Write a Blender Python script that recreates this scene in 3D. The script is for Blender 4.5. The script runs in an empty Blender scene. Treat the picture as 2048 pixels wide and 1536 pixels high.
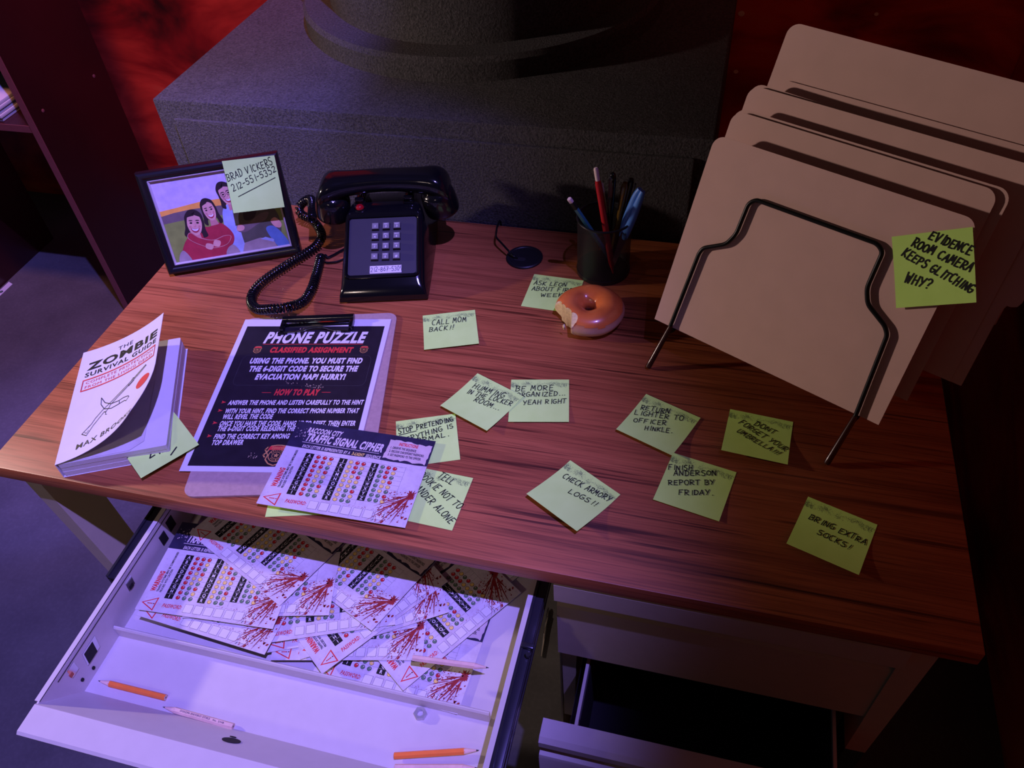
import bpy, bmesh, math, random
from mathutils import Vector, Matrix, Euler
from math import sin, cos, pi, radians
random.seed(7)
SC = bpy.context.scene
COL = SC.collection
DZ = 0.75                       # desk top height; every z below is measured from the desk top

# ------------------------------------------------------------------ camera, world, lights, exposure
cam_d = bpy.data.cameras.new('camera'); cam = bpy.data.objects.new('camera', cam_d); COL.objects.link(cam)
cam_d.sensor_fit = 'HORIZONTAL'; cam_d.sensor_width = 36; cam_d.lens = 1614.23/2048*36
cam.location = (0.8345, -0.4443, 0.7566+DZ)
cam.rotation_euler = (0.7745, 0.0547, 0.2463)
cam_d.clip_start = 0.02
SC.camera = cam

W = bpy.data.worlds.new('world'); SC.world = W; W.use_nodes = True
W.node_tree.nodes['Background'].inputs[0].default_value = (1.0, 0.92, 0.88, 1)
W.node_tree.nodes['Background'].inputs[1].default_value = 0.017

def aim(o, tgt): o.rotation_euler = (Vector(tgt)-o.location).to_track_quat('-Z', 'Y').to_euler()
def spot(name, loc, tgt, energy, color, angle, blend, radius):
    d = bpy.data.lights.new(name, 'SPOT'); d.energy = energy; d.color = color
    d.spot_size = radians(angle); d.spot_blend = blend; d.shadow_soft_size = radius
    o = bpy.data.objects.new(name, d); COL.objects.link(o); o.location = loc; aim(o, tgt); return o
VIO = (0.285, 0.21, 1.0)
spot('violet_spot', (2.3, -1.3, 6.0+DZ), (0.07, 0.0, DZ), 2950, VIO, 14.8, 0.62, 0.045)
spot('pedestal_fill', (2.3, -1.3, 6.0+DZ), (-0.74, 0.86, DZ), 2100, (0.22, 0.18, 1.0), 14.6, 0.12, 0.045)  # second beam from the same point, added to shape the pedestal's pool
spot('warm_lamp', (-1.2, 0.03, 0.56+DZ), (0.85, 0.36, DZ+0.14), 72, (1.0, 0.74, 0.66), 64, 0.7, 0.035)
spot('warm_front_fill', (0.12, -1.35, 1.10+DZ), (0.28, -0.02, DZ-0.1), 13, (1.0, 0.76, 0.68), 36, 0.8, 0.05)  # added fill, lifts the shaded cards and the page under the cover
spot('red_lamp', (-0.3, 0.6, 2.6), (-0.75, 1.58, 0.45), 110, (1.0, 0.36, 0.22), 75, 0.8, 0.1)
spot('red_wall_fill', (1.25, 0.75, 2.3), (0.95, 1.58, 0.76), 5, (1.0, 0.22, 0.16), 60, 0.8, 0.08)  # added to brighten the right part of the mural
SC.view_settings.view_transform = 'Standard'; SC.view_settings.look = 'None'
SC.view_settings.gamma = 1; SC.view_settings.exposure = 0.0; SC.view_settings.use_curve_mapping = False

# ------------------------------------------------------------------ materials
def S(r, g, b):
    f = lambda c: (c/255/12.92 if c/255 <= .04045 else ((c/255+.055)/1.055)**2.4)
    return (f(r), f(g), f(b), 1)
class N:
    def __init__(s, name):
        s.m = bpy.data.materials.new(name); s.m.use_nodes = True; s.t = s.m.node_tree
        s.b = s.t.nodes['Principled BSDF']; s.out = s.t.nodes['Material Output']
    def n(s, typ, **kw):
        x = s.t.nodes.new('ShaderNode'+typ)
        for k, v in kw.items():
            if k.startswith('i_'): x.inputs[k[2:].replace('_', ' ')].default_value = v
            else: setattr(x, k, v)
        return x
    def l(s, a, b): s.t.links.new(a, b)
    def coord(s, scale=(1, 1, 1), kind='Object', rot=(0, 0, 0)):
        c = s.n('TexCoord'); m = s.n('Mapping'); m.inputs['Scale'].default_value = scale; m.inputs['Rotation'].default_value = rot
        s.l(c.outputs[kind], m.inputs['Vector']); return m.outputs['Vector']
    def noise(s, vec, scale=5, detail=4, rough=.5, dist=0):
        x = s.n('TexNoise'); x.inputs['Scale'].default_value = scale; x.inputs['Detail'].default_value = detail
        x.inputs['Roughness'].default_value = rough; x.inputs['Distortion'].default_value = dist
        s.l(vec, x.inputs['Vector']); return x.outputs['Fac']
    def ramp(s, fac, stops):
        r = s.n('ValToRGB'); e = r.color_ramp.elements
        while len(e) < len(stops): e.new(.5)
        for x, (p, c) in zip(e, stops): x.position = p; x.color = c
        s.l(fac, r.inputs[0]); return r.outputs[0]
    def mix(s, fac, a, b, mode='MIX'):
        x = s.n('Mix', data_type='RGBA', blend_type=mode)
        for sock, v in ((x.inputs[0], fac), (x.inputs[6], a), (x.inputs[7], b)):
            if hasattr(v, 'links'): s.l(v, sock)
            else: sock.default_value = v
        return x.outputs[2]
    def bump(s, fac, strength=.2, dist=.001):
        x = s.n('Bump'); x.inputs['Strength'].default_value = strength; x.inputs['Distance'].default_value = dist
        s.l(fac, x.inputs['Height']); s.l(x.outputs[0], s.b.inputs['Normal'])
    def set(s, col=None, rough=.5, metal=0., spec=.5):
        if col is not None:
            if hasattr(col, 'links'): s.l(col, s.b.inputs['Base Color'])
            else: s.b.inputs['Base Color'].default_value = col
        s.b.inputs['Roughness'].default_value = rough; s.b.inputs['Metallic'].default_value = metal
        s.b.inputs['Specular IOR Level'].default_value = spec; return s.m
def lin(r, g, b): return (r, g, b, 1)
def plain(name, col, rough=.5, metal=0., spec=.5, var=.06, vs=60):
    m = N(name); f = m.noise(m.coord(), vs, 3)
    c = m.ramp(f, [(.3, tuple(max(0, x*(1-var)) for x in col[:3])+(1,)), (.7, tuple(min(1, x*(1+var)) for x in col[:3])+(1,))])
    return m.set(c, rough, metal, spec)

def mat_wood():
    m = N('cherry_laminate')
    w = m.noise(m.coord((1.0, 4, 4)), 2.2, 3, .5)
    f1 = m.noise(m.coord((1.6, 34, 34)), 1.6, 6, .62, .5)
    f2 = m.noise(m.coord((3.2, 190, 190)), 1.5, 5, .65)
    f3 = m.noise(m.coord((1.9, 95, 95)), 1.15, 4, .6, .4)
    f4 = m.noise(m.coord((9.0, 420, 420)), 1.3, 2, .5)
    f5 = m.noise(m.coord((1.3, 40, 40)), 1.0, 3, .55, .3)
    c = m.ramp(f1, [(.30, lin(.27, .072, .027)), (.46, lin(.37, .106, .038)), (.60, lin(.42, .125, .046)), (.78, lin(.33, .088, .032))])
    c = m.mix(.8, c, m.ramp(f2, [(.33, lin(.50, .46, .46)), (.50, lin(1, 1, 1))]), 'MULTIPLY')
    c = m.mix(.95, c, m.ramp(f3, [(.31, lin(.18, .15, .15)), (.365, lin(.50, .46, .46)), (.40, lin(1, 1, 1))]), 'MULTIPLY')
    c = m.mix(.8, c, m.ramp(f5, [(.30, lin(.30, .27, .27)), (.36, lin(.75, .73, .73)), (.42, lin(1, 1, 1))]), 'MULTIPLY')
    c = m.mix(.5, c, m.ramp(f4, [(.38, lin(.55, .55, .55)), (.5, lin(1, 1, 1))]), 'MULTIPLY')
    c = m.mix(.45, c, m.ramp(w, [(.35, lin(.62, .60, .60)), (.6, lin(1.0, 1.0, 1.0))]), 'MULTIPLY')
    m.bump(f2, .10, .0004)
    return m.set(c, .40, 0, .4)
def mat_stone():
    m = N('rough_grey_stone'); v = m.coord()
    f = m.noise(v, 260, 4, .7); f2 = m.noise(v, 9, 4, .6)
    c = m.ramp(f, [(.3, lin(.032, .031, .033)), (.7, lin(.125, .12, .13))])
    c = m.mix(.5, c, m.ramp(f2, [(.3, lin(.55, .55, .55)), (.7, lin(1, 1, 1))]), 'MULTIPLY')
    m.bump(f, .9, .006); return m.set(c, .85, 0, .3)
def mat_floor():
    m = N('dark_concrete_floor'); v = m.coord()
    f = m.noise(v, 3.2, 6, .6); f2 = m.noise(v, 120, 2)
    c = m.ramp(f, [(.3, lin(.066, .063, .063)), (.7, lin(.126, .120, .117))])
    c = m.mix(.3, c, m.ramp(f2, [(.45, lin(.6, .6, .6)), (.7, lin(1, 1, 1))]), 'MULTIPLY')
    return m.set(c, .55, 0, .4)
def mat_mural():
    m = N('printed_fire_mural'); v = m.coord((1, 1, 1.0))
    f = m.noise(m.coord((1.6, 1, 3.2), rot=(0, .5, 0)), 1.5, 5, .55, .8); g = m.noise(v, 3.1, 4, .5, .5)
    c = m.ramp(f, [(.30, lin(.05, .008, .004)), (.44, lin(.34, .015, .008)), (.58, lin(.70, .05, .02)), (.75, lin(.75, .16, .05))])
    c = m.mix(.45, c, m.ramp(g, [(.35, lin(.3, .3, .3)), (.6, lin(1, 1, 1))]), 'MULTIPLY')
    return m.set(c, .45, 0, .4)
def mat_note():
    m = N('yellow_green_note_paper'); f = m.noise(m.coord(), 40, 3)
    c = m.ramp(f, [(.3, lin(.56, .92, .205)), (.7, lin(.61, .98, .235))])
    return m.set(c, .8, 0, .2)
def mat_note_grey():
    # worn sticky strip: grey lint caught in the adhesive along the top edge
    m = N('note_paper_with_dirty_adhesive'); uv = m.n('UVMap'); f = m.noise(m.coord(), 40, 3)
    c = m.ramp(f, [(.3, lin(.56, .92, .205)), (.7, lin(.61, .98, .235))])
    d = m.noise(m.coord(), 900, 2, .6); e = m.noise(m.coord(), 70, 2, .5)
    sp = m.n('SeparateXYZ'); m.l(uv.outputs[0], sp.inputs[0])
    band = m.ramp(sp.outputs[1], [(.02, lin(.55, .55, .55)), (.10, lin(1, 1, 1)), (.17, lin(.85, .85, .85)), (.24, lin(0, 0, 0))])
    mul = m.n('Math', operation='MULTIPLY'); m.l(d, mul.inputs[0]); m.l(band, mul.inputs[1])
    mul2 = m.n('Math', operation='MULTIPLY'); m.l(mul.outputs[0], mul2.inputs[0]); m.l(e, mul2.inputs[1])
    fac = m.ramp(mul2.outputs[0], [(.20, lin(0, 0, 0)), (.30, lin(.8, .8, .8))])
    c = m.mix(fac, c, lin(.10, .16, .07))
    return m.set(c, .8, 0, .2)
def mat_card():
    m = N('grubby_printed_card'); v = m.coord()
    f = m.noise(v, 26, 5, .65); g = m.noise(v, 160, 3, .6)
    c = m.ramp(f, [(.3, lin(.50, .44, .45)), (.55, lin(.62, .58, .59)), (.75, lin(.64, .61, .62))])
    c = m.mix(.5, c, m.ramp(g, [(.28, lin(.72, .68, .72)), (.42, lin(1, 1, 1))]), 'MULTIPLY')
    return m.set(c, .6, 0, .3)
def mat_mesh():
    m = N('black_wire_mesh'); uv = m.n('UVMap')
    mp = m.n('Mapping'); mp.inputs['Scale'].default_value = (150, 56, 1); mp.inputs['Rotation'].default_value = (0, 0, .0)
    m.l(uv.outputs[0], mp.inputs['Vector'])
    sp = m.n('SeparateXYZ'); m.l(mp.outputs[0], sp.inputs[0])
    def cell(a, b, op):
        k = m.n('Math', operation=op); m.l(a, k.inputs[0]); m.l(b, k.inputs[1])
        fr = m.n('Math', operation='FRACT'); m.l(k.outputs[0], fr.inputs[0])
        gt = m.n('Math', operation='GREATER_THAN'); m.l(fr.outputs[0], gt.inputs[0]); gt.inputs[1].default_value = .36; return gt.outputs[0]
    a = cell(sp.outputs[0], sp.outputs[1], 'ADD'); b = cell(sp.outputs[0], sp.outputs[1], 'SUBTRACT')
    hole = m.n('Math', operation='MULTIPLY'); m.l(a, hole.inputs[0]); m.l(b, hole.inputs[1])
    inv = m.n('Math', operation='SUBTRACT'); inv.inputs[0].default_value = 1; m.l(hole.outputs[0], inv.inputs[1])
    m.l(inv.outputs[0], m.b.inputs['Alpha'])
    return m.set(lin(.012, .012, .014), .4, 0, .5)
def mat_glass_clear():
    m = N('picture_glass'); m.b.inputs['Transmission Weight'].default_value = 1; return m.set(lin(1, 1, 1), .02)
def mat_dough():
    m = N('fried_dough'); v = m.coord(); f = m.noise(v, 60, 4, .6)
    c = m.ramp(f, [(.3, lin(.60, .45, .30)), (.7, lin(.74, .60, .44))]); m.bump(f, .3, .001)
    tc = m.n('TexCoord'); sp = m.n('SeparateXYZ'); m.l(tc.outputs['Object'], sp.inputs[0]); mr = m.n('MapRange'); mr.inputs[1].default_value = .008; mr.inputs[2].default_value = .028; m.l(sp.outputs[2], mr.inputs[0])
    c = m.mix(m.ramp(mr.outputs[0], [(.25, lin(0, 0, 0)), (.95, lin(.95, .95, .95))]), c, lin(.52, .17, .05))
    return m.set(c, .6, 0, .3)
def mat_glaze():
    m = N('orange_brown_glaze'); v = m.coord(); f = m.noise(v, 38, 3, .5)
    c = m.ramp(f, [(.3, lin(.66, .155, .032)), (.7, lin(.80, .22, .05))]); g = m.noise(v, 120, 2); m.bump(g, .12, .0008)
    m.b.inputs['Coat Weight'].default_value = .7; m.b.inputs['Coat Roughness'].default_value = .12
    return m.set(c, .3, 0, .5)
M = {}
M['wood'] = mat_wood(); M['stone'] = mat_stone(); M['floor'] = mat_floor(); M['mural'] = mat_mural()
M['note'] = mat_note(); M['noteg'] = mat_note_grey(); M['card'] = mat_card(); M['mesh'] = mat_mesh()
M['dough'] = mat_dough(); M['glaze'] = mat_glaze()
M['crumb'] = plain('doughnut_crumb', lin(.72, .58, .36), .9, var=.15, vs=250)
M['beige'] = plain('beige_enamel', lin(.48, .41, .31), .38, var=.03)
M['cream'] = plain('cream_drawer_enamel', lin(.56, .52, .50), .42, var=.02)
M['ink'] = plain('black_marker_ink', lin(.006, .006, .007), .5)
M['blackpl'] = plain('glossy_black_plastic', lin(.004, .004, .005), .14, spec=.5)
M['blacksat'] = plain('satin_black_plastic', lin(.008, .008, .009), .45, spec=.3)
M['blackwire'] = plain('black_enamelled_wire', lin(.005, .005, .005), .35, spec=.25)
M['tip'] = plain('dark_red_rubber_tip', lin(.035, .008, .006), .25)
M['face'] = plain('charcoal_faceplate', lin(.016, .015, .022), .5)
M['key'] = plain('grey_key_plastic', lin(.18, .18, .19), .45)
M['keyside'] = plain('dark_key_side', lin(.05, .05, .055), .5)
M['white'] = plain('white_print', lin(.68, .66, .66), .6, var=.02)
M['paper'] = plain('white_paper', lin(.64, .63, .64), .7, var=.02)
M['posterblk'] = plain('black_poster_print', lin(.012, .010, .016), .45, var=.2)
M['red'] = plain('red_print', lin(.62, .035, .035), .55)
M['blood'] = plain('blood_red_print', lin(.27, .016, .016), .55, var=.25, vs=90)
M['navy'] = plain('navy_print', lin(.018, .016, .045), .5, var=.25)
M['greydot'] = plain('grey_green_dot_print', lin(.11, .20, .11), .55)
M['ydot'] = plain('pale_yellow_dot_print', lin(.85, .62, .15), .55)
M['rdot'] = plain('red_dot_print', lin(.55, .020, .025), .55)
M['hdrtxt'] = plain('pale_lettering_print', lin(.62, .56, .56), .55)
M['torn'] = plain('torn_paper_print', lin(.58, .48, .46), .6, var=.1)
M['gold'] = plain('gold_print', lin(.55, .27, .09), .5)
M['fleck'] = plain('chipped_cream_fleck', lin(.75, .6, .36), .35)
M['board'] = plain('brown_hardboard', lin(.40, .28, .25), .55, var=.08, vs=200)
M['chrome'] = plain('bright_chrome', lin(.65, .65, .68), .15, 1.0)
M['steel'] = plain('slide_rail_steel', lin(.045, .045, .06), .25, .6)
M['maroon'] = plain('dark_red_bookcase_laminate', lin(.034, .004, .004), .42, var=.1, vs=12)
M['maroonedge'] = plain('paler_bookcase_edge', lin(.22, .07, .065), .45)  # paler than the panels; front edges and screw caps
M['manila'] = plain('manila_card', lin(.62, .41, .36), .75, var=.03, vs=30)
M['hole'] = plain('dark_slot', lin(.004, .004, .005), .8)
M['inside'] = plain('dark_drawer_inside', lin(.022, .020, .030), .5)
M['graph'] = plain('graphite', lin(.03, .03, .035), .4)
M['orange'] = plain('orange_pencil_paint', lin(.85, .20, .035), .4)
M['natwood'] = plain('bare_pencil_wood', lin(.72, .50, .40), .65, var=.08, vs=120)
M['pagem'] = plain('page_edges', lin(.58, .55, .54), .8, var=.06, vs=700)
M['blurb'] = plain('grey_inside_page', lin(.56, .53, .52), .7)
M['redpl'] = plain('red_pen_plastic', lin(.42, .014, .018), .25)
M['teal'] = plain('teal_pencil_plastic', lin(.03, .20, .30), .3)
M['blue'] = plain('sky_blue_plastic', lin(.06, .20, .62), .4)
M['amber'] = plain('amber_pen_plastic', lin(.10, .055, .008), .2)
M['eraser'] = plain('pale_eraser', lin(.66, .52, .52), .7)
M['frame'] = plain('black_moulded_frame', lin(.007, .006, .007), .25)
M['liner'] = plain('silver_frame_liner', lin(.62, .57, .52), .3, .3)
M['cup_rim'] = plain('black_rim_metal', lin(.010, .010, .012), .3)
M['ember'] = plain('pale_ember_print', lin(.75, .62, .45), .6)
M['nut'] = plain('zinc_plated_steel', lin(.50, .50, .52), .28, .55)
M['lens'] = plain('red_lamp_lens', lin(.30, .006, .010), .1)
M['orspot'] = plain('orange_rust_spot', lin(.45, .10, .05), .6)

# ------------------------------------------------------------------ mesh builder
class MB:
    def __init__(s): s.v = []; s.f = []; s.mi = []; s.uv = {}; s.cur = 0
    def face(s, idx, mi=None): s.f.append(tuple(idx)); s.mi.append(s.cur if mi is None else mi)
    def add(s, verts, faces, mi=None, fn=None):
        b = len(s.v); s.v += [tuple(fn(*p)) if fn else tuple(p) for p in verts]
        for f in faces: s.face([b+i for i in f], mi)
    def bm(s, bmx, mi=None, mat=None):
        b = len(s.v); bmx.verts.index_update()
        for v in bmx.verts: s.v.append(tuple(mat @ v.co) if mat else tuple(v.co))
        for f in bmx.faces: s.face([b+v.index for v in f.verts], mi)
        bmx.free()
    def box(s, lo, hi, bev=0, mi=None, mat=None, seg=2):
        x = bmesh.new(); bmesh.ops.create_cube(x, size=1)
        for v in x.verts: v.co = Vector([lo[i]+(v.co[i]+.5)*(hi[i]-lo[i]) for i in range(3)])
        if bev > 0: bmesh.ops.bevel(x, geom=list(x.edges), offset=bev, segments=seg, profile=.5, affect='EDGES', clamp_overlap=True)
        s.bm(x, mi, mat)
    def hexa(s, p, mi=None):      # 8 corners: bottom ring then top ring
        s.add(p, [(3, 2, 1, 0), (4, 5, 6, 7), (0, 1, 5, 4), (1, 2, 6, 5), (2, 3, 7, 6), (3, 0, 4, 7)], mi)
    def prism(s, poly, z0, z1, mi=None, fn=None, mit=None):   # poly ccw in xy
        n = len(poly); vs = [(x, y, z0) for x, y in poly]+[(x, y, z1) for x, y in poly]
        b = len(s.v); s.v += [tuple(fn(*p)) if fn else p for p in vs]
        s.face([b+i for i in range(n)][::-1], mi); s.face([b+n+i for i in range(n)], mi if mit is None else mit)
        for i in range(n): j = (i+1) % n; s.face([b+i, b+j, b+n+j, b+n+i], mi)
    def flat(s, poly, z, mi=None, fn=None):
        b = len(s.v); s.v += [tuple(fn(x, y, z)) if fn else (x, y, z) for x, y in poly]; s.face(range(b, b+len(poly)), mi)
    def tube(s, pts, r, n=8, mi=None, cap=True, closed=False, squash=None):
        pts = [Vector(p) for p in pts]; m = len(pts); rr = r if hasattr(r, '__len__') else [r]*m
        b = len(s.v); up = None
        for i, p in enumerate(pts):
            if closed: t = pts[(i+1) % m]-pts[i-1]
            else: t = pts[min(i+1, m-1)]-pts[max(i-1, 0)]
            t = t.normalized() if t.length > 1e-9 else Vector((0, 0, 1))
            if up is None:
                up = Vector((0, 0, 1)) if abs(t.z) < .9 else Vector((1, 0, 0))
            a = up-t*up.dot(t)
            if a.length < 1e-6: a = t.orthogonal()
            a.normalize(); up = a; c = t.cross(a)
            for k in range(n):
                w = 2*pi*k/n; s.v.append(tuple(p+(a*cos(w)+c*sin(w))*rr[i]))
        for i in range(m if closed else m-1):
            j = (i+1) % m
            for k in range(n):
                l = (k+1) % n; s.face([b+i*n+k, b+i*n+l, b+j*n+l, b+j*n+k], mi)
        if cap and not closed:
            s.face([b+k for k in range(n)][::-1], mi); s.face([b+(m-1)*n+k for k in range(n)], mi)
    def lathe(s, prof, n=32, mi=None, mat=None, cap=(True, True), mis=None):   # prof [(r,z)]
        b = len(s.v); m = len(prof)
        for r, z in prof:
            for k in range(n):
                p = Vector((r*cos(2*pi*k/n), r*sin(2*pi*k/n), z)); s.v.append(tuple(mat @ p if mat else p))
        for i in range(m-1):
            for k in range(n):
                l = (k+1) % n; s.face([b+i*n+k, b+i*n+l, b+(i+1)*n+l, b+(i+1)*n+k], mis[i] if mis else mi)
        if cap[0]: s.face([b+k for k in range(n)][::-1], mis[0] if mis else mi)
        if cap[1]: s.face([b+(m-1)*n+k for k in range(n)], mis[-1] if mis else mi)
    def grid(s, nu, nv, fn, mi=None, flip=False):
        b = len(s.v)
        for j in range(nv+1):
            for i in range(nu+1): s.v.append(tuple(fn(i/nu, j/nv))); s.uv[len(s.v)-1] = (i/nu, j/nv)
        for j in range(nv):
            for i in range(nu):
                q = [b+j*(nu+1)+i, b+j*(nu+1)+i+1, b+(j+1)*(nu+1)+i+1, b+(j+1)*(nu+1)+i]
                s.face(q[::-1] if flip else q, mi)
        return b
    def sheet(s, nu, nv, fn, thick, mi=None, mib=None):   # closed thin sheet; fn(u,v)->(pos, normal)
        s.grid(nu, nv, lambda u, v: fn(u, v)[0], mi, flip=True)
        s.grid(nu, nv, lambda u, v: Vector(fn(u, v)[0])-Vector(fn(u, v)[1])*thick, mi if mib is None else mib)
        b = len(s.v)-2*(nu+1)*(nv+1); o = (nu+1)*(nv+1)
        rim = [j for j in range(nu+1)]+[(k+1)*(nu+1)-1 for k in range(1, nv+1)]+[nv*(nu+1)+i for i in range(nu-1, -1, -1)]+[k*(nu+1) for k in range(nv-1, 0, -1)]
        for i in range(len(rim)):
            a, c = b+rim[i], b+rim[(i+1) % len(rim)]; s.face([a, c, c+o, a+o], mi)
    def build(s, name, mats, parent=None, smooth=35, loc=None):
        me = bpy.data.meshes.new(name); me.from_pydata(s.v, [], s.f)
        for m in (mats if isinstance(mats, (list, tuple)) else [mats]): me.materials.append(m)
        me.polygons.foreach_set('material_index', s.mi)
        if s.uv:
            u = me.uv_layers.new(name='UVMap')
            for lp in me.loops: u.data[lp.index].uv = s.uv.get(lp.vertex_index, (0, 0))
        if smooth:
            me.polygons.foreach_set('use_smooth', [True]*len(me.polygons)); me.set_sharp_from_angle(angle=radians(smooth))
        me.update(); o = bpy.data.objects.new(name, me); COL.objects.link(o)
        if parent is not None: o.parent = parent
        if loc is not None: o.location = loc
        return o
def tag(o, label=None, cat=None, group=None, kind=None):
    if label: o['label'] = label
    if cat: o['category'] = cat
    if group: o['group'] = group
    if kind: o['kind'] = kind
    return o
def empty(name, loc=(0, 0, 0), rz=0, rot=None):
    o = bpy.data.objects.new(name, None); COL.objects.link(o); o.location = loc
    o.rotation_euler = rot if rot is not None else (0, 0, rz); o.empty_display_size = .03; return o
def catmull(P, n=8):
    P = [Vector(p) for p in P]; out = []
    for i in range(len(P)-1):
        a, b, c, d = P[max(i-1, 0)], P[i], P[i+1], P[min(i+2, len(P)-1)]
        for k in range(n):
            t = k/n; out.append(.5*((2*b)+(c-a)*t+(2*a-5*b+4*c-d)*t*t+(3*b-a-3*c+d)*t**3))
    out.append(P[-1]); return out
def rrect(x0, y0, x1, y1, r, n=5):
    o = []
    for cx, cy, a in ((x1-r, y0+r, -90), (x1-r, y1-r, 0), (x0+r, y1-r, 90), (x0+r, y0+r, 180)):
        for k in range(n+1): w = radians(a+90*k/n); o.append((cx+r*cos(w), cy+r*sin(w)))
    return o
def ell(cx, cy, rx, ry, n=20, rot=0):
    return [(cx+rx*cos(2*pi*k/n)*cos(rot)-ry*sin(2*pi*k/n)*sin(rot), cy+rx*cos(2*pi*k/n)*sin(rot)+ry*sin(2*pi*k/n)*cos(rot)) for k in range(n)]

# ------------------------------------------------------------------ lettering
_fc = {}
def font_mesh(txt, bold):
    k = (txt, bold)
    if k not in _fc:
        c = bpy.data.curves.new('t', 'FONT'); c.body = txt; c.size = 1/.691; c.offset = bold; c.space_character = 1.14; c.resolution_u = 3; c.fill_mode = 'FRONT'
        o = bpy.data.objects.new('t', c); COL.objects.link(o); bpy.context.view_layer.update()
        me = bpy.data.meshes.new_from_object(o.evaluated_get(bpy.context.evaluated_depsgraph_get()))
        vs = [(v.co.x, v.co.y) for v in me.vertices]; fs = [tuple(p.vertices) for p in me.polygons]
        bpy.data.objects.remove(o); bpy.data.curves.remove(c); bpy.data.meshes.remove(me)
        xs = [x for x, y in vs]; x0 = min(xs); w = max(xs)-x0
        # drop zero-area faces and keep winding up
        out = []
        for f in fs:
            a = sum(vs[f[i]][0]*vs[f[(i+1) % len(f)]][1]-vs[f[(i+1) % len(f)]][0]*vs[f[i]][1] for i in range(len(f)))
            if abs(a) > 1e-9: out.append(f if a > 0 else f[::-1])
        _fc[k] = ([(x-x0, y) for x, y in vs], out, w)
    return _fc[k]
def print_text(mb, txt, p0, p1, h, mi, fn, z, bold=.05, shear=0.):
    """lettering with its baseline from p0 to p1 (local xy), cap height h"""
    vs, fs, w = font_mesh(txt, bold); d = Vector((p1[0]-p0[0], p1[1]-p0[1])); L = d.length; d.normalize(); nrm = Vector((-d.y, d.x))
    sx = (L)/(w)
    pts = []
    for x, y in vs:
        a = x*sx+shear*y*h; q = Vector(p0)+d*a+nrm*(y*h); pts.append((q.x, q.y, z))
    mb.add(pts, fs, mi, fn)
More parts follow.
